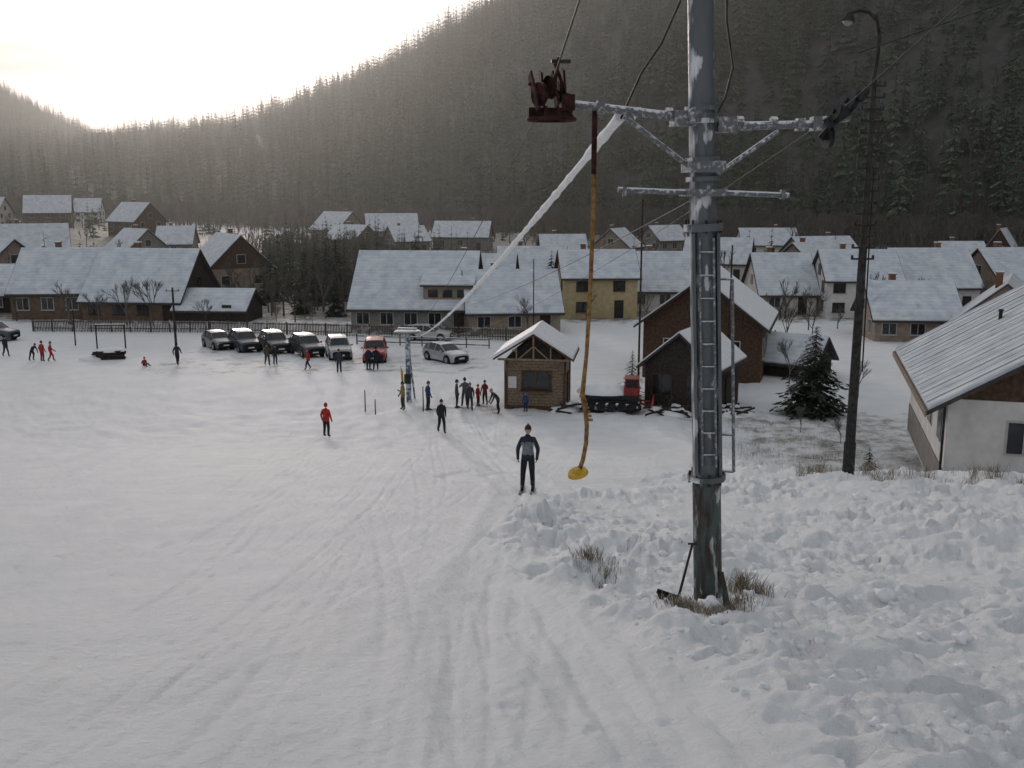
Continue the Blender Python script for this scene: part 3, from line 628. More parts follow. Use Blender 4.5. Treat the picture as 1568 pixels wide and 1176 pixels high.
pole('utility_pole',-22,125,8,.1,1);pole('marker_post',-8.6,57,1.3,.04);pole('marker_post',-7.9,56.2,.9,.04);pole('marker_post',-5.2,57,1.5,.04);pole('marker_post',18.6,25.5,1.6,.03)

def fence(name,pts,h,m,step=2.0,gap=.16,snow=True):
    mb=MB()
    for a,b in zip(pts[:-1],pts[1:]):
        a=Vector(a);b=Vector(b);l=(b-a).length;n=max(1,int(l/step));d=(b-a)/l;an=math.atan2(d.y,d.x);Mz=Matrix.Rotation(an,3,'Z')
        for k in range(n+1):
            p=a+d*l*k/n;z=ground(p.x,p.y);mb.box((p.x,p.y,z+h/2),(.11,.11,h+.1),0)
        for k in range(n):
            p=a+d*l*(k+.5)/n;z=ground(p.x,p.y)
            for zz in(.3,.85):mb.box((p.x,p.y,z+h*zz),(l/n,.05,.09),0,Mz)
            if snow:mb.box((p.x,p.y,z+h*.85+.07),(l/n*.98,.07,.045),1,Mz)
        k=0
        while k<l and gap:
            p=a+d*k;z=ground(p.x,p.y);q_=Mz@Vector((0,-.045,0));mb.box((p.x+q_.x,p.y+q_.y,z+h*.5),(.1,.025,h*random.uniform(.9,1.0)),0,Mz);k+=gap
    mb.obj(name,[m,SNOW])
fence('wooden_fence',[(-48,99),(-30,98),(-18,95.5),(-5,93),(4,90)],1.2,FWOOD)
fence('wooden_fence',[(-14,89),(-2,86)],.9,FWOOD,gap=0)
fence('wooden_fence',[(12,88),(24,90)],1.1,FWOOD)
x,y=-32.6,79.5;z=ground(x,y);E=empty('snow_covered_timber_stack',(x,y,z),.25);mb=MB();r=random.Random(8)
for k in range(26):
    zz=.08+.14*(k//6);yy=-.5+.2*(k%6);mb.cyl((-1.1+r.uniform(-.2,.2),yy,zz),(1.1+r.uniform(-.2,.2),yy,zz+r.uniform(-.03,.03)),.075,.07,7,0)
mb.ell((0.1,0,.6),(1.15,.62,.32),1,16,6,0,.5);mb.ell((-1.3,-.1,.0),(1.0,.8,.38),1,14,6,0,.5);mb.obj('timber_and_snow',[DWOOD,SNOW],E)
x,y=-35,86;z=ground(x,y);E=empty('wooden_gate_frame',(x,y,z),.1);mb=MB()
for sx in(-1.2,1.2): mb.box((sx,0,1.0),(.1,.1,2.1),0)
mb.box((0,0,2.05),(2.6,.11,.11),0);mb.box((0,0,2.13),(2.5,.10,.05),1);mb.obj('frame',[DWOOD,SNOW],E)

# ------------------------------------------------------------------ cars
def car(name,x,y,rot,col,kind='suv'):
    z=ground(x,y);E=empty(name,(x,y,z),rad(rot))
    P=mat('paint_%s'%'_'.join('%02d'%int(c*99) for c in col),col,.35,.05,3,metal=.2,coat=.4,spec=.5)
    if kind=='suv':
        st=[(-2.22,.66,.38,.70,.72,.55,.80),(-2.12,.80,.26,.84,.84,.70,.94),(-1.4,.87,.25,.9,.98,.76,1.06),(-.98,.88,.25,.91,1.03,.78,1.12),(-.35,.88,.25,.91,1.07,.66,1.62),(.2,.88,.25,.91,1.08,.68,1.70),(1.4,.88,.25,.91,1.10,.66,1.69),(1.9,.87,.26,.9,1.10,.64,1.60),(2.15,.84,.28,.86,1.05,.74,1.10),(2.2,.8,.36,.82,.7,.7,.8)]
    else:
        st=[(-2.2,.62,.34,.66,.62,.5,.68),(-2.1,.78,.2,.80,.70,.66,.80),(-1.4,.83,.2,.86,.84,.70,.90),(-.95,.84,.2,.87,.90,.74,.96),(-.2,.84,.2,.87,.93,.62,1.38),(.3,.84,.2,.87,.94,.63,1.45),(1.3,.84,.2,.87,.95,.61,1.42),(1.85,.83,.22,.86,.94,.58,1.32),(2.12,.80,.25,.82,.9,.68,.95),(2.18,.76,.3,.78,.6,.66,.7)]
    mb=MB();R_=[]
    for (yy,hb,zb,hw,zw,ht,zt) in st:
        zm=zb+(zw-zb)*.5
        R_.append([(-hb,yy,zb),(-hw-.02,yy,zm),(-hw,yy,zw),(-ht,yy,zt),(-ht*.5,yy,zt+.03),(ht*.5,yy,zt+.03),(ht,yy,zt),(hw,yy,zw),(hw+.02,yy,zm),(hb,yy,zb)])
    vs=[p for r in R_ for p in r];n=10
    for i in range(len(st)-1):
        for k in range(n):
            k2=(k+1)%n;m_=0
            if k in(2,6) and 3<=i<=7:m_=1
            if k in(3,4,5) and i in(3,7):m_=1
            if k==9:m_=2
            mb.add([vs[i*n+k],vs[(i+1)*n+k],vs[(i+1)*n+k2],vs[i*n+k2]],[(0,3,2,1)],m_)
    mb.add(R_[0],[tuple(range(n))],2);mb.add(R_[-1],[tuple(range(n))[::-1]],0)
    zt=st[5][6];hb=st[5][3];
    for sx in(-1,1):
        for yy in(.28,1.25):
            a=Vector((sx*(hb+.004),yy,st[5][4]));b_=Vector((sx*(st[5][5]+.01),yy,zt));mb.cyl(a,b_,.035,.035,4,0)
        a=Vector((sx*(st[3][5]),st[3][0],st[3][6]));b_=Vector((sx*(st[4][5]),st[4][0],st[4][6]));mb.cyl(a,b_,.04,.04,5,0)
        mb.ell((sx*(hb+.1),-.75,st[3][4]+.08),(.11,.05,.08),0,8,6)
        zl=st[1][4]-.07
        mb.ell((sx*.60,-2.12,zl),(.17,.08,.09),3,10,6);mb.ell((sx*.72,2.13,zl+.1),(.09,.07,.14),4,8,6)
        for yy in(-1.38,1.35):
            c=Vector((sx*.82,yy,.34));mb.cyl(c-Vector((sx*.11,0,0)),c+Vector((sx*.11,0,0)),.34,.34,20,2);mb.cyl(c+Vector((sx*.11,0,0)),c+Vector((sx*.118,0,0)),.2,.18,12,5)
            mb.cyl(c-Vector((sx*.1,0,0)),c+Vector((sx*.092,0,0)),.41,.41,20,2)
    mb.box((0,-2.2,st[0][4]-.02),(.85,.08,.14),2);mb.box((0,-2.2,.42),(1.35,.10,.12),2);mb.box((0,-2.26,.50),(.5,.02,.11),6)
    mb.box((0,2.21,.6),(.5,.03,.11),6)
    mb.obj('body',[P,GLASS,BLACK,mat('headlight',(.6,.62,.65),.15,.05,5,spec=.7),mat('tail_light',(.35,.02,.02),.3),mat('wheel_rim',(.35,.36,.37),.35,.1,metal=.6),WHITEP],E)
car('parked_car',-25.8,86.5,34,(.10,.11,.12),'sedan')
car('parked_car',-23.1,85,30,(.035,.04,.06),'suv')
car('parked_car',-20.3,84.2,28,(.03,.032,.035),'suv')
car('parked_car',-17.1,82,30,(.05,.055,.06),'suv')
car('parked_car',-14.2,80.5,16,(.34,.36,.38),'suv')
car('parked_suv',-11.0,79,6,(.33,.028,.02),'suv')
car('parked_car',-5.3,78.5,38,(.42,.44,.46),'sedan')
car('parked_car',-48.3,92,80,(.06,.07,.09),'suv')
car('parked_car',-7.8,92,80,(.5,.5,.5),'sedan')

x,y=5.9,57.5;z=ground(x,y);E=empty('snow_groomer',(x,y,z-.03),rad(82));mb=MB()
for sx in(-.85,.85):
    pts=[(sx,1.7*math.cos(a)+(.0),.42+.36*math.sin(a)) for a in np.linspace(0,2*math.pi,29)]
    for a,b_ in zip(pts[:-1],pts[1:]):
        p=(Vector(a)+Vector(b_))/2;d=Vector(b_)-Vector(a);mb.box(p,(.6,d.length*1.05,.06),0,Matrix.Rotation(math.atan2(d.z,d.y),3,'X'))
        mb.box(p,(.62,.04,.12),0,Matrix.Rotation(math.atan2(d.z,d.y),3,'X'))
    for yy in(-1.2,-.6,0,.6,1.2): mb.cyl((sx-.1,yy,.42),(sx+.1,yy,.42),.26,.26,14,1)
mb.box((0,.1,.85),(1.5,3.3,.45),1);mb.ell((0,.5,1.07),(.95,1.6,.6),2,16,8,0,.5)
mb.box((0,-1.15,1.25),(1.35,.9,.6),3);mb.box((0,-2.35,.5),(2.5,.08,.8),3,Matrix.Rotation(rad(12),3,'X'));mb.cyl((-.5,-1.6,.6),(-.5,-2.3,.5),.06,.06,8,3);mb.cyl((.5,-1.6,.6),(.5,-2.3,.5),.06,.06,8,3)
for a in(-.55,.55):
    for b_ in(-1.5,-.8): mb.box((a,b_,1.75),(.06,.06,.5),3)
mb.box((0,-1.15,2.02),(1.25,.85,.07),3);mb.box((0,-1.15,1.76),(1.04,.64,.42),1)
mb.obj('body_and_tracks',[BLACK,DARKST,SNOW,mat('machine_red',(.22,.03,.025),.5,.3)],E)
def logs(name,x,y,n,rot,l=1.8):
    z=ground(x,y);E=empty(name,(x,y,z),rad(rot));mb=MB();r=random.Random(int(x*10))
    for k in range(n):
        a=Vector((r.uniform(-.9,.9),r.uniform(-.5,.5),.1+r.random()*.45));d=Vector((r.uniform(-1,1),r.uniform(-.6,.6),r.uniform(-.15,.25))).normalized()*l*r.uniform(.3,.5)
        mb.cyl(a-d,a+d,.07,.06,6,0)
        if k%2: mb.box(a+Vector((0,0,.12)),(.5,.25,.08),1,Matrix.Rotation(r.uniform(0,3),3,'Z'))
    mb.ell((0,0,.0),(1.5,.8,.4),1,14,6,0,.5)
    mb.obj('timber',[DWOOD,SNOW],E)
logs('timber_pile',9.0,56.2,16,10);logs('timber_pile',3.1,57.3,8,60,1.4);logs('timber_pile',12.8,56.8,10,0)

mb=MB();r=random.Random(3)
def clod(x,y,s):
    z=ground(x,y);n0=len(mb.v);k1=s>.05;mb.ell((x,y,z+s*.2),(s,s*.9,s*.7),0,14 if k1 else 8,9 if k1 else 5);p=r.uniform(0,6)
    for i in range(n0,len(mb.v)):
        v=Vector(mb.v[i]);cc_=Vector((x,y,z+s*.2));w=(v-cc_)/s;k=1+.22*math.sin(w.x*4+w.y*3+p)+.2*math.sin(w.z*5+w.x*4+2*p)+.1*math.sin(w.y*9+p);mb.v[i]=tuple(cc_+(v-cc_)*k)
for (a,b_,s) in((4.9,12.3,.14),(5.25,12.45,.12),(4.65,14.8,.10),(3.7,14.2,.09),(4.95,12.1,.08),(6.7,9.9,.10),(6.0,10.6,.06),(3.3,7.4,.04),(8.0,22,.16),(8.6,22.6,.12),(1.6,11.4,.07),(2.9,10.9,.08),(2.2,10.5,.1),(2.0,10.62,.08)): clod(a,b_,s)
for k in range(420):
    yy=r.uniform(5.5,22);xx=float(bound(np.array(yy)))+abs(r.gauss(0,2.6));clod(xx,yy,min(.08,r.expovariate(1/.02)+.008))
mb.obj('snow_clods',[SNOW])

mb=MB();r=random.Random(5)
def tuft(x,y,s,n,h):
    for k in range(n):
        a=r.uniform(0,6.28);d=abs(r.gauss(0,s));px_=x+d*math.cos(a);pyy=y+d*math.sin(a);z=ground(px_,pyy)-.02
        hh=h*r.uniform(.4,1.1);lean=Vector((r.gauss(0,.35),r.gauss(0,.35),1)).normalized()
        p0=Vector((px_,pyy,z));p1=p0+lean*hh*.6;p2=p1+(lean+Vector((r.gauss(0,.4),r.gauss(0,.4),-.2)))*hh*.4
        w=.0025+.0012*r.random();s_=Vector((w,0,0))
        mb.add([p0-s_,p0+s_,p1+s_,p1-s_,p2],[(0,1,2,3),(3,2,4)],r.choice((0,0,1,2)))
for (x,y,s,n,h) in((1.05,12.8,.15,150,.28),(1.25,12.5,.16,80,.2),(2.85,11.6,.14,240,.38),(3.0,11.4,.12,100,.25),(1.85,10.35,.16,200,.17),(2.1,10.15,.18,180,.14),(2.45,10.5,.18,140,.2),(2.6,10.8,.12,100,.2)): tuft(x,y,s,n,h)
for k in range(30): tuft(r.uniform(7.4,14),r.uniform(24.5,28.3),.16,r.randint(15,80),r.uniform(.25,.65))
for k in range(80): tuft(r.uniform(11,17),r.uniform(33,54),.5,30,.45)
mb.obj('dry_grass',[mat('straw',(.28,.23,.17),.9,.2),mat('dark_straw',(.12,.085,.055),.9,.2),mat('frosted_straw',(.5,.48,.45),.9,.1)])

def put(name,mb,mats,x,y,s=1,rz=0):
    o=mb.obj(name,mats,None,(x,y,ground(x,y)-.05),rz);o.scale=(s,s,s);return o
put('spruce_tree',conifer(91,26,18,5.4,2.2,12),[CONN,BARK],17.6,57)
put('spruce_tree',conifer(93,12,12,1.5,.6,6),[CONN,BARK],13.8,37.2)
put('spruce_tree',conifer(94,16,10,3.2,1.0,6),[CONN,BARK],7.6,62)
for i,(a,b_,h,rw) in enumerate(((-22.5,128,9,2.3),(-19.5,133,7.5,1.9),(-26,140,8,2.4),(-14.5,150,8.5,2.2),(5,126,7,1.9),(-29.5,150,7,2),(-24.5,123,6,1.8),(-27.5,132,7,2.2),(-21,142,8,2.3),(-20,112,4.5,1.5),(-24,114,5.5,1.8),(-31,128,7,2.1),(-18,124,6.5,1.9),(24,107,5,1.6),(-56,130,8,2.3))):
    put('spruce_tree',conifer(100+i,16,11,h,rw,2),[CONN,BARK],a,b_)
for i,(a,b_,h) in enumerate(((-40.5,104,6.5),(-37.5,103.5,7),(-43,103,5),(-31,100,4),(1.5,93,5),(24.5,88,5.5),(-20,118,6.5),(-24,117,5.5),(19,67,4.5),(12,80,5),(-27,113,5),(-23,110,4.5),(15.5,52,2.2),(17,50,1.8),(22,62,3.5),(28,92,5),(-57,106,6),(-46,128,8),(30,100,6),(-21,104,3.5),(-25,105,3))):
    put('bare_tree',bare(200+i,h,4,.6,4,.012),[TWIG],a,b_)
P=[];
while len(P)<950:
    y=random.uniform(100,340);x=random.uniform(-.62,.62)*y
    if random.random()<.4: y=random.uniform(115,260);x=random.gauss(-.18,.05)*y
    if all((x-a)**2+(y-b_)**2>q_*q_ for a,b_,q_ in FOOT): P.append((x,y,float(terrain(x,y))-.1))
scatter('garden_trees',P,[random.uniform(.25,.85) for _ in P],[random.uniform(0,6) for _ in P],bset)
P=[]
while len(P)<330:
    y=random.uniform(118,345);x=random.uniform(-.62,.62)*y
    if random.random()<.55: y=random.uniform(130,260);x=random.gauss(-.18,.05)*y
    if all((x-a)**2+(y-b_)**2>q_*q_ for a,b_,q_ in FOOT): P.append((x,y,float(terrain(x,y))-.1))
scatter('garden_conifers',P,[random.uniform(.2,.5) for _ in P],[random.uniform(0,6) for _ in P],cset)

# ------------------------------------------------------------------ people
def person(name,x,y,rot,hgt,cj,cp,chat,pose='stand',skis=False,poles=False,fingers=False,sink=0):
    J=dict(pel=(0,0,.95),wai=(0,0,1.10),che=(0,0,1.31),nec=(0,-.005,1.46),hb=(0,-.01,1.54),
      sL=(.165,0,1.39),eL=(.26,.03,1.14),wL=(.27,-.07,.92),hL=(.27,-.10,.84),sR=(-.165,0,1.39),eR=(-.26,.03,1.14),wR=(-.27,-.07,.92),hR=(-.27,-.10,.84),
      kL=(.11,-.03,.50),aL=(.12,.02,.10),tL=(.13,-.15,.055),kR=(-.11,-.03,.50),aR=(-.12,.02,.10),tR=(-.13,-.15,.055),iL=(.09,0,.88),iR=(-.09,0,.88))
    U={}
    if pose=='walk': U=dict(kL=(.10,-.18,.52),aL=(.10,-.22,.11),tL=(.11,-.38,.07),kR=(-.10,.05,.50),aR=(-.11,.28,.15),tR=(-.11,.14,.06),eL=(.25,.12,1.15),wL=(.26,.10,.93),hL=(.26,.08,.85),eR=(-.25,-.08,1.14),wR=(-.24,-.25,.99),hR=(-.23,-.32,.94))
    if pose=='ski': U=dict(wai=(0,-.02,1.08),che=(0,-.05,1.30),nec=(0,-.07,1.45),hb=(0,-.09,1.53),sL=(.165,-.05,1.38),sR=(-.165,-.05,1.38),kL=(.12,-.08,.52),kR=(-.12,-.08,.52),aL=(.14,.02,.13),aR=(-.14,.02,.13),tL=(.14,-.15,.09),tR=(-.14,-.15,.09),eL=(.27,-.03,1.13),wL=(.25,-.16,.93),hL=(.24,-.20,.85),eR=(-.27,-.02,1.13),wR=(-.26,-.14,.93),hR=(-.25,-.18,.85))
    if pose=='lean': U=dict(wai=(0,-.10,1.07),che=(0,-.27,1.22),nec=(0,-.38,1.30),hb=(0,-.44,1.35),sL=(.165,-.30,1.27),sR=(-.165,-.30,1.27),eL=(.24,-.38,1.02),wL=(.22,-.48,.82),hL=(.2,-.52,.75),eR=(-.24,-.36,1.02),wR=(-.22,-.46,.82),hR=(-.2,-.5,.75),kL=(.13,-.1,.5),kR=(-.15,.05,.5),aR=(-.2,.15,.1),tR=(-.21,0,.055))
    if pose=='arms': U=dict(eL=(.30,-.08,1.20),wL=(.18,-.28,1.24),hL=(.12,-.33,1.27),eR=(-.28,.02,1.13),wR=(-.25,-.12,.93),hR=(-.24,-.17,.86),kL=(.14,-.02,.5),aL=(.18,.02,.1),tL=(.2,-.14,.055))
    if pose=='sit':
        U=dict(pel=(0,0,.14),wai=(0,0,.29),che=(0,-.04,.50),nec=(0,-.06,.65),hb=(0,-.08,.73),sL=(.165,-.04,.58),sR=(-.165,-.04,.58),eL=(.27,.05,.34),wL=(.22,-.15,.30),hL=(.2,-.22,.28),eR=(-.27,.05,.34),wR=(-.22,-.15,.30),hR=(-.2,-.22,.28),iL=(.1,-.03,.13),iR=(-.1,-.03,.13),kL=(.17,-.42,.32),aL=(.17,-.78,.10),tL=(.18,-.86,.2),kR=(-.17,-.42,.32),aR=(-.17,-.78,.10),tR=(-.18,-.86,.2))
    J.update(U)
    Rd=dict(pel=(.155,.125),wai=(.15,.12),che=(.175,.135),nec=(.07,.07),hb=(.06,.06),sL=(.08,.08),sR=(.08,.08),eL=(.06,.06),eR=(.06,.06),wL=(.042,.042),wR=(.042,.042),hL=(.035,.045),hR=(.035,.045),iL=(.105,.105),iR=(.105,.105),kL=(.078,.078),kR=(.078,.078),aL=(.062,.062),aR=(.062,.062),tL=(.05,.045),tR=(.05,.045))
    ks=list(J);ix={k:i for i,k in enumerate(ks)}
    ED=[('pel','wai'),('wai','che'),('che','nec'),('nec','hb')]
    for s in'LR': ED+=[('che','s'+s),('s'+s,'e'+s),('e'+s,'w'+s),('w'+s,'h'+s),('pel','i'+s),('i'+s,'k'+s),('k'+s,'a'+s),('a'+s,'t'+s)]
    me=bpy.data.meshes.new('b');me.from_pydata([J[k] for k in ks],[(ix[a],ix[b_]) for a,b_ in ED],[])
    o=bpy.data.objects.new('b',me);COL.objects.link(o);o.modifiers.new('s','SKIN')
    sv=me.skin_vertices[0].data
    for k in ks: sv[ix[k]].radius=Rd[k];sv[ix[k]].use_root=(k=='pel')
    sb=o.modifiers.new('u','SUBSURF');sb.levels=2 if fingers else 1;sb.render_levels=sb.levels
    dg=bpy.context.evaluated_depsgraph_get();ev=o.evaluated_get(dg);m2=ev.to_mesh()
    vs=[v.co.copy() for v in m2.vertices];fs=[tuple(p.vertices) for p in m2.polygons]
    ev.to_mesh_clear();bpy.data.objects.remove(o)
    def dist(p,a,b_):
        ab=b_-a;t=max(0,min(1,(p-a).dot(ab)/ab.length_squared));return (p-a-ab*t).length
    segs=[(Vector(J[a]),Vector(J[b_]),a,b_) for a,b_ in ED]
    mb=MB();mb.v+=[tuple(v) for v in vs]
    for f in fs:
        c=sum((vs[i] for i in f),Vector())/len(f)
        best=min(segs,key=lambda s:dist(c,s[0],s[1])/(Rd[s[2]][0]+.02));a,b_=best[2],best[3]
        mi=0
        if b_[0]=='h' and b_!='hb':mi=3
        elif b_=='hb':mi=4
        elif b_[0]=='k' or b_[0]=='a' or b_[0]=='i':mi=1
        elif b_[0]=='t':mi=2
        if b_[0]=='i' and c.z>J['pel'][2]-.06:mi=0
        if b_[0]=='a' and (c-Vector(J[b_])).length<.20:mi=2
        if pose!='sit' and mi==1 and c.z>J['pel'][2]-.12: mi=0
        if fingers and pose=='ski' and mi==0 and .98<c.z<1.30 and abs(c.x)<.19: mi=8
        mb.f.append(f);mb.m.append(mi);mb.sm.append(True)
    H=Vector(J['hb'])+Vector((0,-.012,.115))
    mb.ell(H,(.078,.095,.118),4,16,12);mb.ell(H+Vector((0,-.04,-.05)),(.055,.06,.06),4,12,8)
    mb.ell(H+Vector((0,-.098,-.015)),(.014,.022,.026),4,8,6)
    for sx in(-1,1): mb.ell(H+Vector((sx*.03,-.086,.008)),(.013,.009,.008),6,8,6);mb.ell(H+Vector((sx*.08,0,-.01)),(.012,.022,.032),4,8,6)
    mb.ell(H+Vector((0,-.092,-.058)),(.024,.008,.006),5,8,6)
    mb.ell(H+Vector((0,.008,.022)),(.091,.106,.115),5,16,8,0,.55);mb.ell(H+Vector((0,.03,.0)),(.088,.09,.10),5,14,8,0,.75)
    mb.ell(H+Vector((0,.005,.14)),(.025,.025,.022),5,8,6)
    if skis: mb.ell(H+Vector((0,-.072,.055)),(.07,.035,.03),6,14,8)
    nk=Vector(J['nec']);mb.ell(nk+Vector((0,0,.01)),(.082,.085,.05),0,14,6)
    for s in 'LR':
        h=Vector(J['h'+s]);w=Vector(J['w'+s]);d=(h-w).normalized();sd=1 if s=='L' else -1
        u=Vector((0,1,0));u=(u-d*u.dot(d)).normalized();n_=d.cross(u)
        for k,(off,ln) in enumerate(((-.03,.062),(-.010,.075),(.010,.07),(.028,.055))):
            p0=h+u*off;p1=p0+d*ln*.6;p2=p1+(d*.7-n_*.5*sd)*ln*.6;mb.path([p0,p1,p2],[.012,.011,.009],6,3)
        p0=h-d*.03+(-u)*.025;mb.path([p0,p0+(-u*.8+d*.6)*.04,p0+(-u*.7+d)*.065],[.013,.012,.010],6,3)
    s_=hgt/1.80
    if skis:
        for s,sx in(('L',1),('R',-1)):
            tp=Vector(J['a'+s]);c=Vector((tp.x,-.1,.03));
            mb.add([(c.x-.045,-.95,.012),(c.x+.045,-.95,.012),(c.x+.035,.75,.012),(c.x-.035,.75,.012),(c.x-.045,-.95,.03),(c.x+.045,-.95,.03),(c.x+.035,.75,.03),(c.x-.035,.75,.03)],[(0,3,2,1),(4,5,6,7),(1,2,6,5),(3,0,4,7),(2,3,7,6)],7)
            mb.add([(c.x-.045,-.95,.012),(c.x+.045,-.95,.012),(c.x+.02,-1.12,.12),(c.x-.02,-1.12,.12),(c.x-.045,-.95,.03),(c.x+.045,-.95,.03),(c.x+.02,-1.12,.135),(c.x-.02,-1.12,.135)],[(0,1,2,3),(4,7,6,5),(0,4,5,1)[::-1],(1,2,6,5),(3,0,4,7),(2,3,7,6)],7)
            mb.box((c.x,-.05,.055),(.08,.36,.05),6)
    if poles:
        for s in'LR':
            h=Vector(J['h'+s]);mb.cyl(h+Vector((0,0,.08)),Vector((h.x*1.25,h.y+.25,.02)),.009,.007,6,6)
    o=mb.obj(name,[mat('jacket_%s'%'_'.join('%02d'%int(c*99) for c in cj),cj,.75,.15,5,bump=.6,bscale=14),mat('trousers_%s'%'_'.join('%02d'%int(c*99) for c in cp),cp,.8,.12,5,bump=.5,bscale=14),mat('boots',(.03,.03,.035),.4),mat('gloves',(.02,.02,.022),.7),SKIN,mat('hat_%s'%'_'.join('%02d'%int(c*99) for c in chat),chat,.9,.1,20),mat('black_plastic',(.012,.012,.014),.25),mat('ski_top',(.25,.26,.28),.3,.4,6),mat('grey_panel',(.17,.185,.20),.7,.2,9)])
    gz=ground(x,y);o.location=(x,y,gz-sink);o.scale=(s_,s_,s_)
    rz=rad(rot);fx,fy=math.sin(rz),-math.cos(rz)
    if skis:
        pt=math.atan2(float(terrain(x+fx,y+fy)-terrain(x-fx,y-fy)),2.0)
        o.rotation_euler=(-pt*.8,0,rz)
        o.location.z+=.02
    else:o.rotation_euler[2]=rz
    return o
blk=(.018,.019,.022);nav=(.02,.028,.06);red=(.38,.025,.02)
sk=person('skier',.43,26.5,-4,1.88,(.022,.027,.042),blk,(.05,.03,.025),'ski',skis=True,poles=False,fingers=True)
person('skier',-9.2,48,160,1.75,red,blk,(.3,.03,.03),'stand',fingers=True)
person('skier',-3.6,49.5,20,1.78,(.022,.022,.025),blk,blk,'walk',fingers=True)
person('skier',-6.45,57.6,-60,1.72,(.24,.18,.06),(.05,.05,.03),blk,'arms')
person('skier',-5.0,57.8,120,1.78,(.03,.05,.13),nav,(.1,.1,.12),'stand',skis=True)
person('skier',-3.3,58.2,90,1.75,(.07,.07,.07),blk,blk,'stand',skis=True)
person('skier',-2.85,58.9,200,1.80,(.12,.12,.13),(.06,.06,.07),blk,'arms')
person('skier',-2.5,57.9,10,1.70,(.05,.05,.06),blk,(.2,.2,.2),'walk')
person('skier',-2.05,58.9,60,1.35,(.30,.03,.04),(.15,.02,.02),red,'stand',skis=True)
person('skier',-1.65,59.3,-30,1.55,(.20,.03,.03),blk,blk,'arms')
person('skier',-.8,56.3,-70,1.72,(.06,.05,.045),blk,(.3,.25,.2),'lean',poles=True)
person('child',.8,57.0,-30,1.2,(.03,.06,.16),nav,(.05,.1,.3),'stand')
person('skier',-18.9,75.8,30,1.75,(.08,.07,.05),(.03,.03,.02),blk,'walk')
person('skier',-18.4,76.3,30,1.6,(.03,.03,.03),blk,blk,'stand')
person('skier',-15.4,74,-60,1.6,(.34,.04,.03),blk,(.3,.05,.05),'walk')
person('skier',-12.8,72.6,10,1.8,(.04,.045,.06),blk,blk,'stand')
person('skier',-10.75,73.5,40,1.8,nav,blk,blk,'stand',skis=True)
person('skier',-10.2,73.6,200,1.85,(.02,.02,.025),blk,blk,'arms')
person('skier',-25.9,76,180,1.8,(.025,.03,.045),blk,blk,'walk')
person('skier',-37.3,78,160,1.7,(.34,.03,.03),(.25,.03,.03),blk,'stand')
person('skier',-36.6,78,120,1.65,(.36,.03,.03),(.3,.03,.03),(.1,.1,.1),'walk')
person('skier',-38.4,78.6,70,1.6,(.03,.035,.04),blk,blk,'lean')
person('skier',-41.6,80.8,60,1.75,(.03,.03,.05),blk,blk,'walk')
person('sitting_child',-28.3,75.5,50,1.4,(.36,.03,.04),(.1,.03,.03),red,'sit')

# ------------------------------------------------------------------ valley haze
mb=MB();mb.box((0,1395,230),(5200,2610,620),0);hz_=mb.obj('haze',[])
m=bpy.data.materials.new('valley_haze');m.use_nodes=True;N=m.node_tree.nodes;N.clear()
out=N.new('ShaderNodeOutputMaterial');vsn=N.new('ShaderNodeVolumeScatter');vsn.inputs['Density'].default_value=.00054;vsn.inputs['Anisotropy'].default_value=.68;vsn.inputs['Color'].default_value=(.93,.97,.92,1)
m.node_tree.links.new(vsn.outputs[0],out.inputs['Volume']);hz_.data.materials.append(m)

# ------------------------------------------------------------------ sky & sun
SUN_EL,SUN_AZ=11.,-14.
W=bpy.data.worlds.new('World');S.world=W;W.use_nodes=True;N=W.node_tree.nodes;L=W.node_tree.links;N.clear()
out=N.new('ShaderNodeOutputWorld');bg=N.new('ShaderNodeBackground');sky=N.new('ShaderNodeTexSky');sky.sky_type='NISHITA';sky.sun_disc=False
sky.sun_elevation=rad(SUN_EL);sky.sun_rotation=rad(SUN_AZ);sky.dust_density=5;sky.air_density=1.2;sky.ozone_density=1
tc=N.new('ShaderNodeTexCoord');mp=N.new('ShaderNodeMapping');mp.inputs['Scale'].default_value=(1.3,1.3,11);L.new(tc.outputs['Generated'],mp.inputs['Vector'])
no=N.new('ShaderNodeTexNoise');no.inputs['Scale'].default_value=2.6;no.inputs['Detail'].default_value=6;no.inputs['Distortion'].default_value=.6;L.new(mp.outputs[0],no.inputs['Vector'])
rp=N.new('ShaderNodeValToRGB');rp.color_ramp.elements[0].position=.40;rp.color_ramp.elements[0].color=(.30,.32,.35,1);rp.color_ramp.elements[1].position=.62;rp.color_ramp.elements[1].color=(.54,.56,.58,1);L.new(no.outputs['Fac'],rp.inputs['Fac'])
cm=N.new('ShaderNodeVectorMath');cm.operation='SCALE';cm.inputs['Scale'].default_value=8.3;L.new(rp.outputs['Color'],cm.inputs[0])
bw=N.new('ShaderNodeRGBToBW');L.new(sky.outputs[0],bw.inputs[0])
cmix=N.new('ShaderNodeMix');cmix.data_type='RGBA';cmix.inputs['Factor'].default_value=.62;L.new(sky.outputs[0],cmix.inputs['A']);L.new(bw.outputs[0],cmix.inputs['B'])
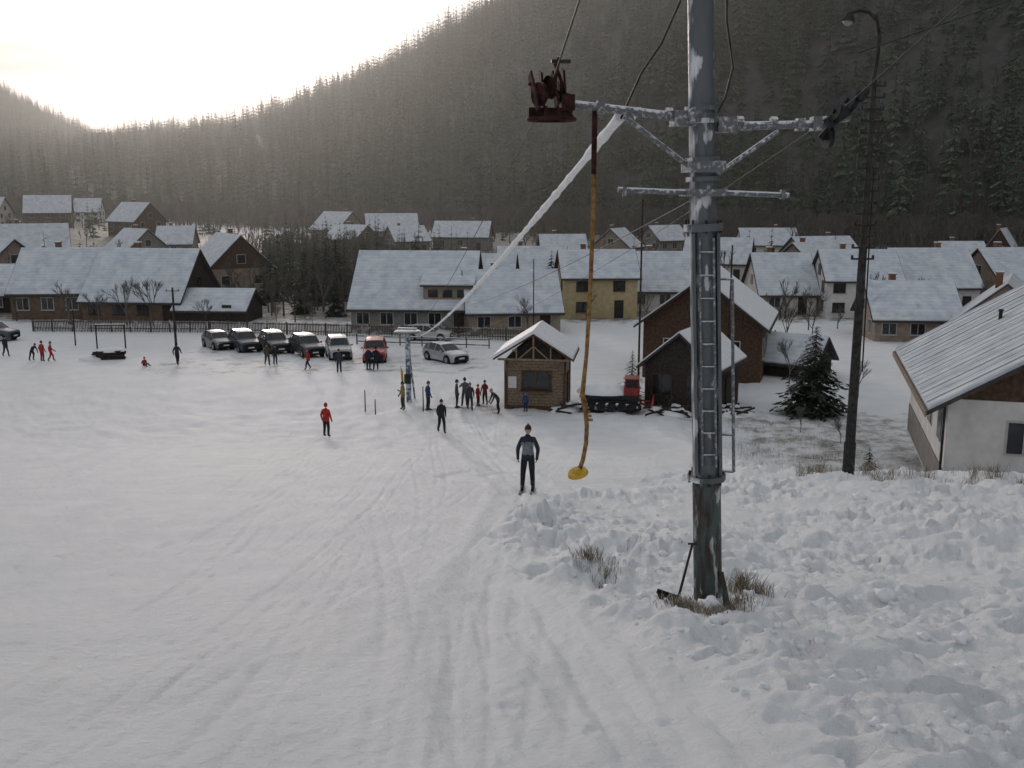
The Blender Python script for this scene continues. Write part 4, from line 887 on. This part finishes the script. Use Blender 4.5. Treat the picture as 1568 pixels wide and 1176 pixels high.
# veiled-sun glow through the cloud deck
s2=N.new('ShaderNodeMath');s2.operation='POWER';L.new(bw.outputs[0],s2.inputs[0]);s2.inputs[1].default_value=2.0
s3=N.new('ShaderNodeMath');s3.operation='MULTIPLY_ADD';L.new(s2.outputs[0],s3.inputs[0]);L.new(bw.outputs[0],s3.inputs[1]);s3.inputs[2].default_value=16.0**3
s8=N.new('ShaderNodeMath');s8.operation='MULTIPLY';s8.inputs[1].default_value=14.5;L.new(s2.outputs[0],s8.inputs[0])
dv_=N.new('ShaderNodeMath');dv_.operation='DIVIDE';L.new(s8.outputs[0],dv_.inputs[0]);L.new(s3.outputs[0],dv_.inputs[1])
cr=N.new('ShaderNodeMapRange');cr.inputs['From Min'].default_value=.38;cr.inputs['From Max'].default_value=.6;cr.inputs['To Min'].default_value=.35;cr.inputs['To Max'].default_value=1.15;L.new(no.outputs['Fac'],cr.inputs['Value'])
gm=N.new('ShaderNodeMath');gm.operation='MULTIPLY';L.new(dv_.outputs[0],gm.inputs[0]);L.new(cr.outputs['Result'],gm.inputs[1])
sc_=N.new('ShaderNodeVectorMath');sc_.operation='SCALE';L.new(cmix.outputs['Result'],sc_.inputs[0]);L.new(gm.outputs[0],sc_.inputs['Scale'])
sm=N.new('ShaderNodeVectorMath');sm.operation='ADD';L.new(cm.outputs[0],sm.inputs[0]);L.new(sc_.outputs[0],sm.inputs[1])
L.new(sm.outputs[0],bg.inputs['Color']);bg.inputs['Strength'].default_value=.12;L.new(bg.outputs[0],out.inputs[0])
sl=bpy.data.lights.new('sun','SUN');sl.energy=2.1;sl.angle=rad(9);sl.color=(1,.90,.78);so=bpy.data.objects.new('sun',sl);COL.objects.link(so)
d=Vector((math.sin(rad(SUN_AZ))*math.cos(rad(SUN_EL)),math.cos(rad(SUN_AZ))*math.cos(rad(SUN_EL)),math.sin(rad(SUN_EL))))
so.rotation_euler=(-d).to_track_quat('-Z','Y').to_euler();so.location=(-30,60,60)

cd=bpy.data.cameras.new('camera');cd.lens=35;cd.sensor_width=36;cd.clip_end=8000;cd.clip_start=.05
ca=bpy.data.objects.new('camera',cd);COL.objects.link(ca);ca.location=(0,0,0);ca.rotation_euler=(rad(79),0,0);S.camera=ca
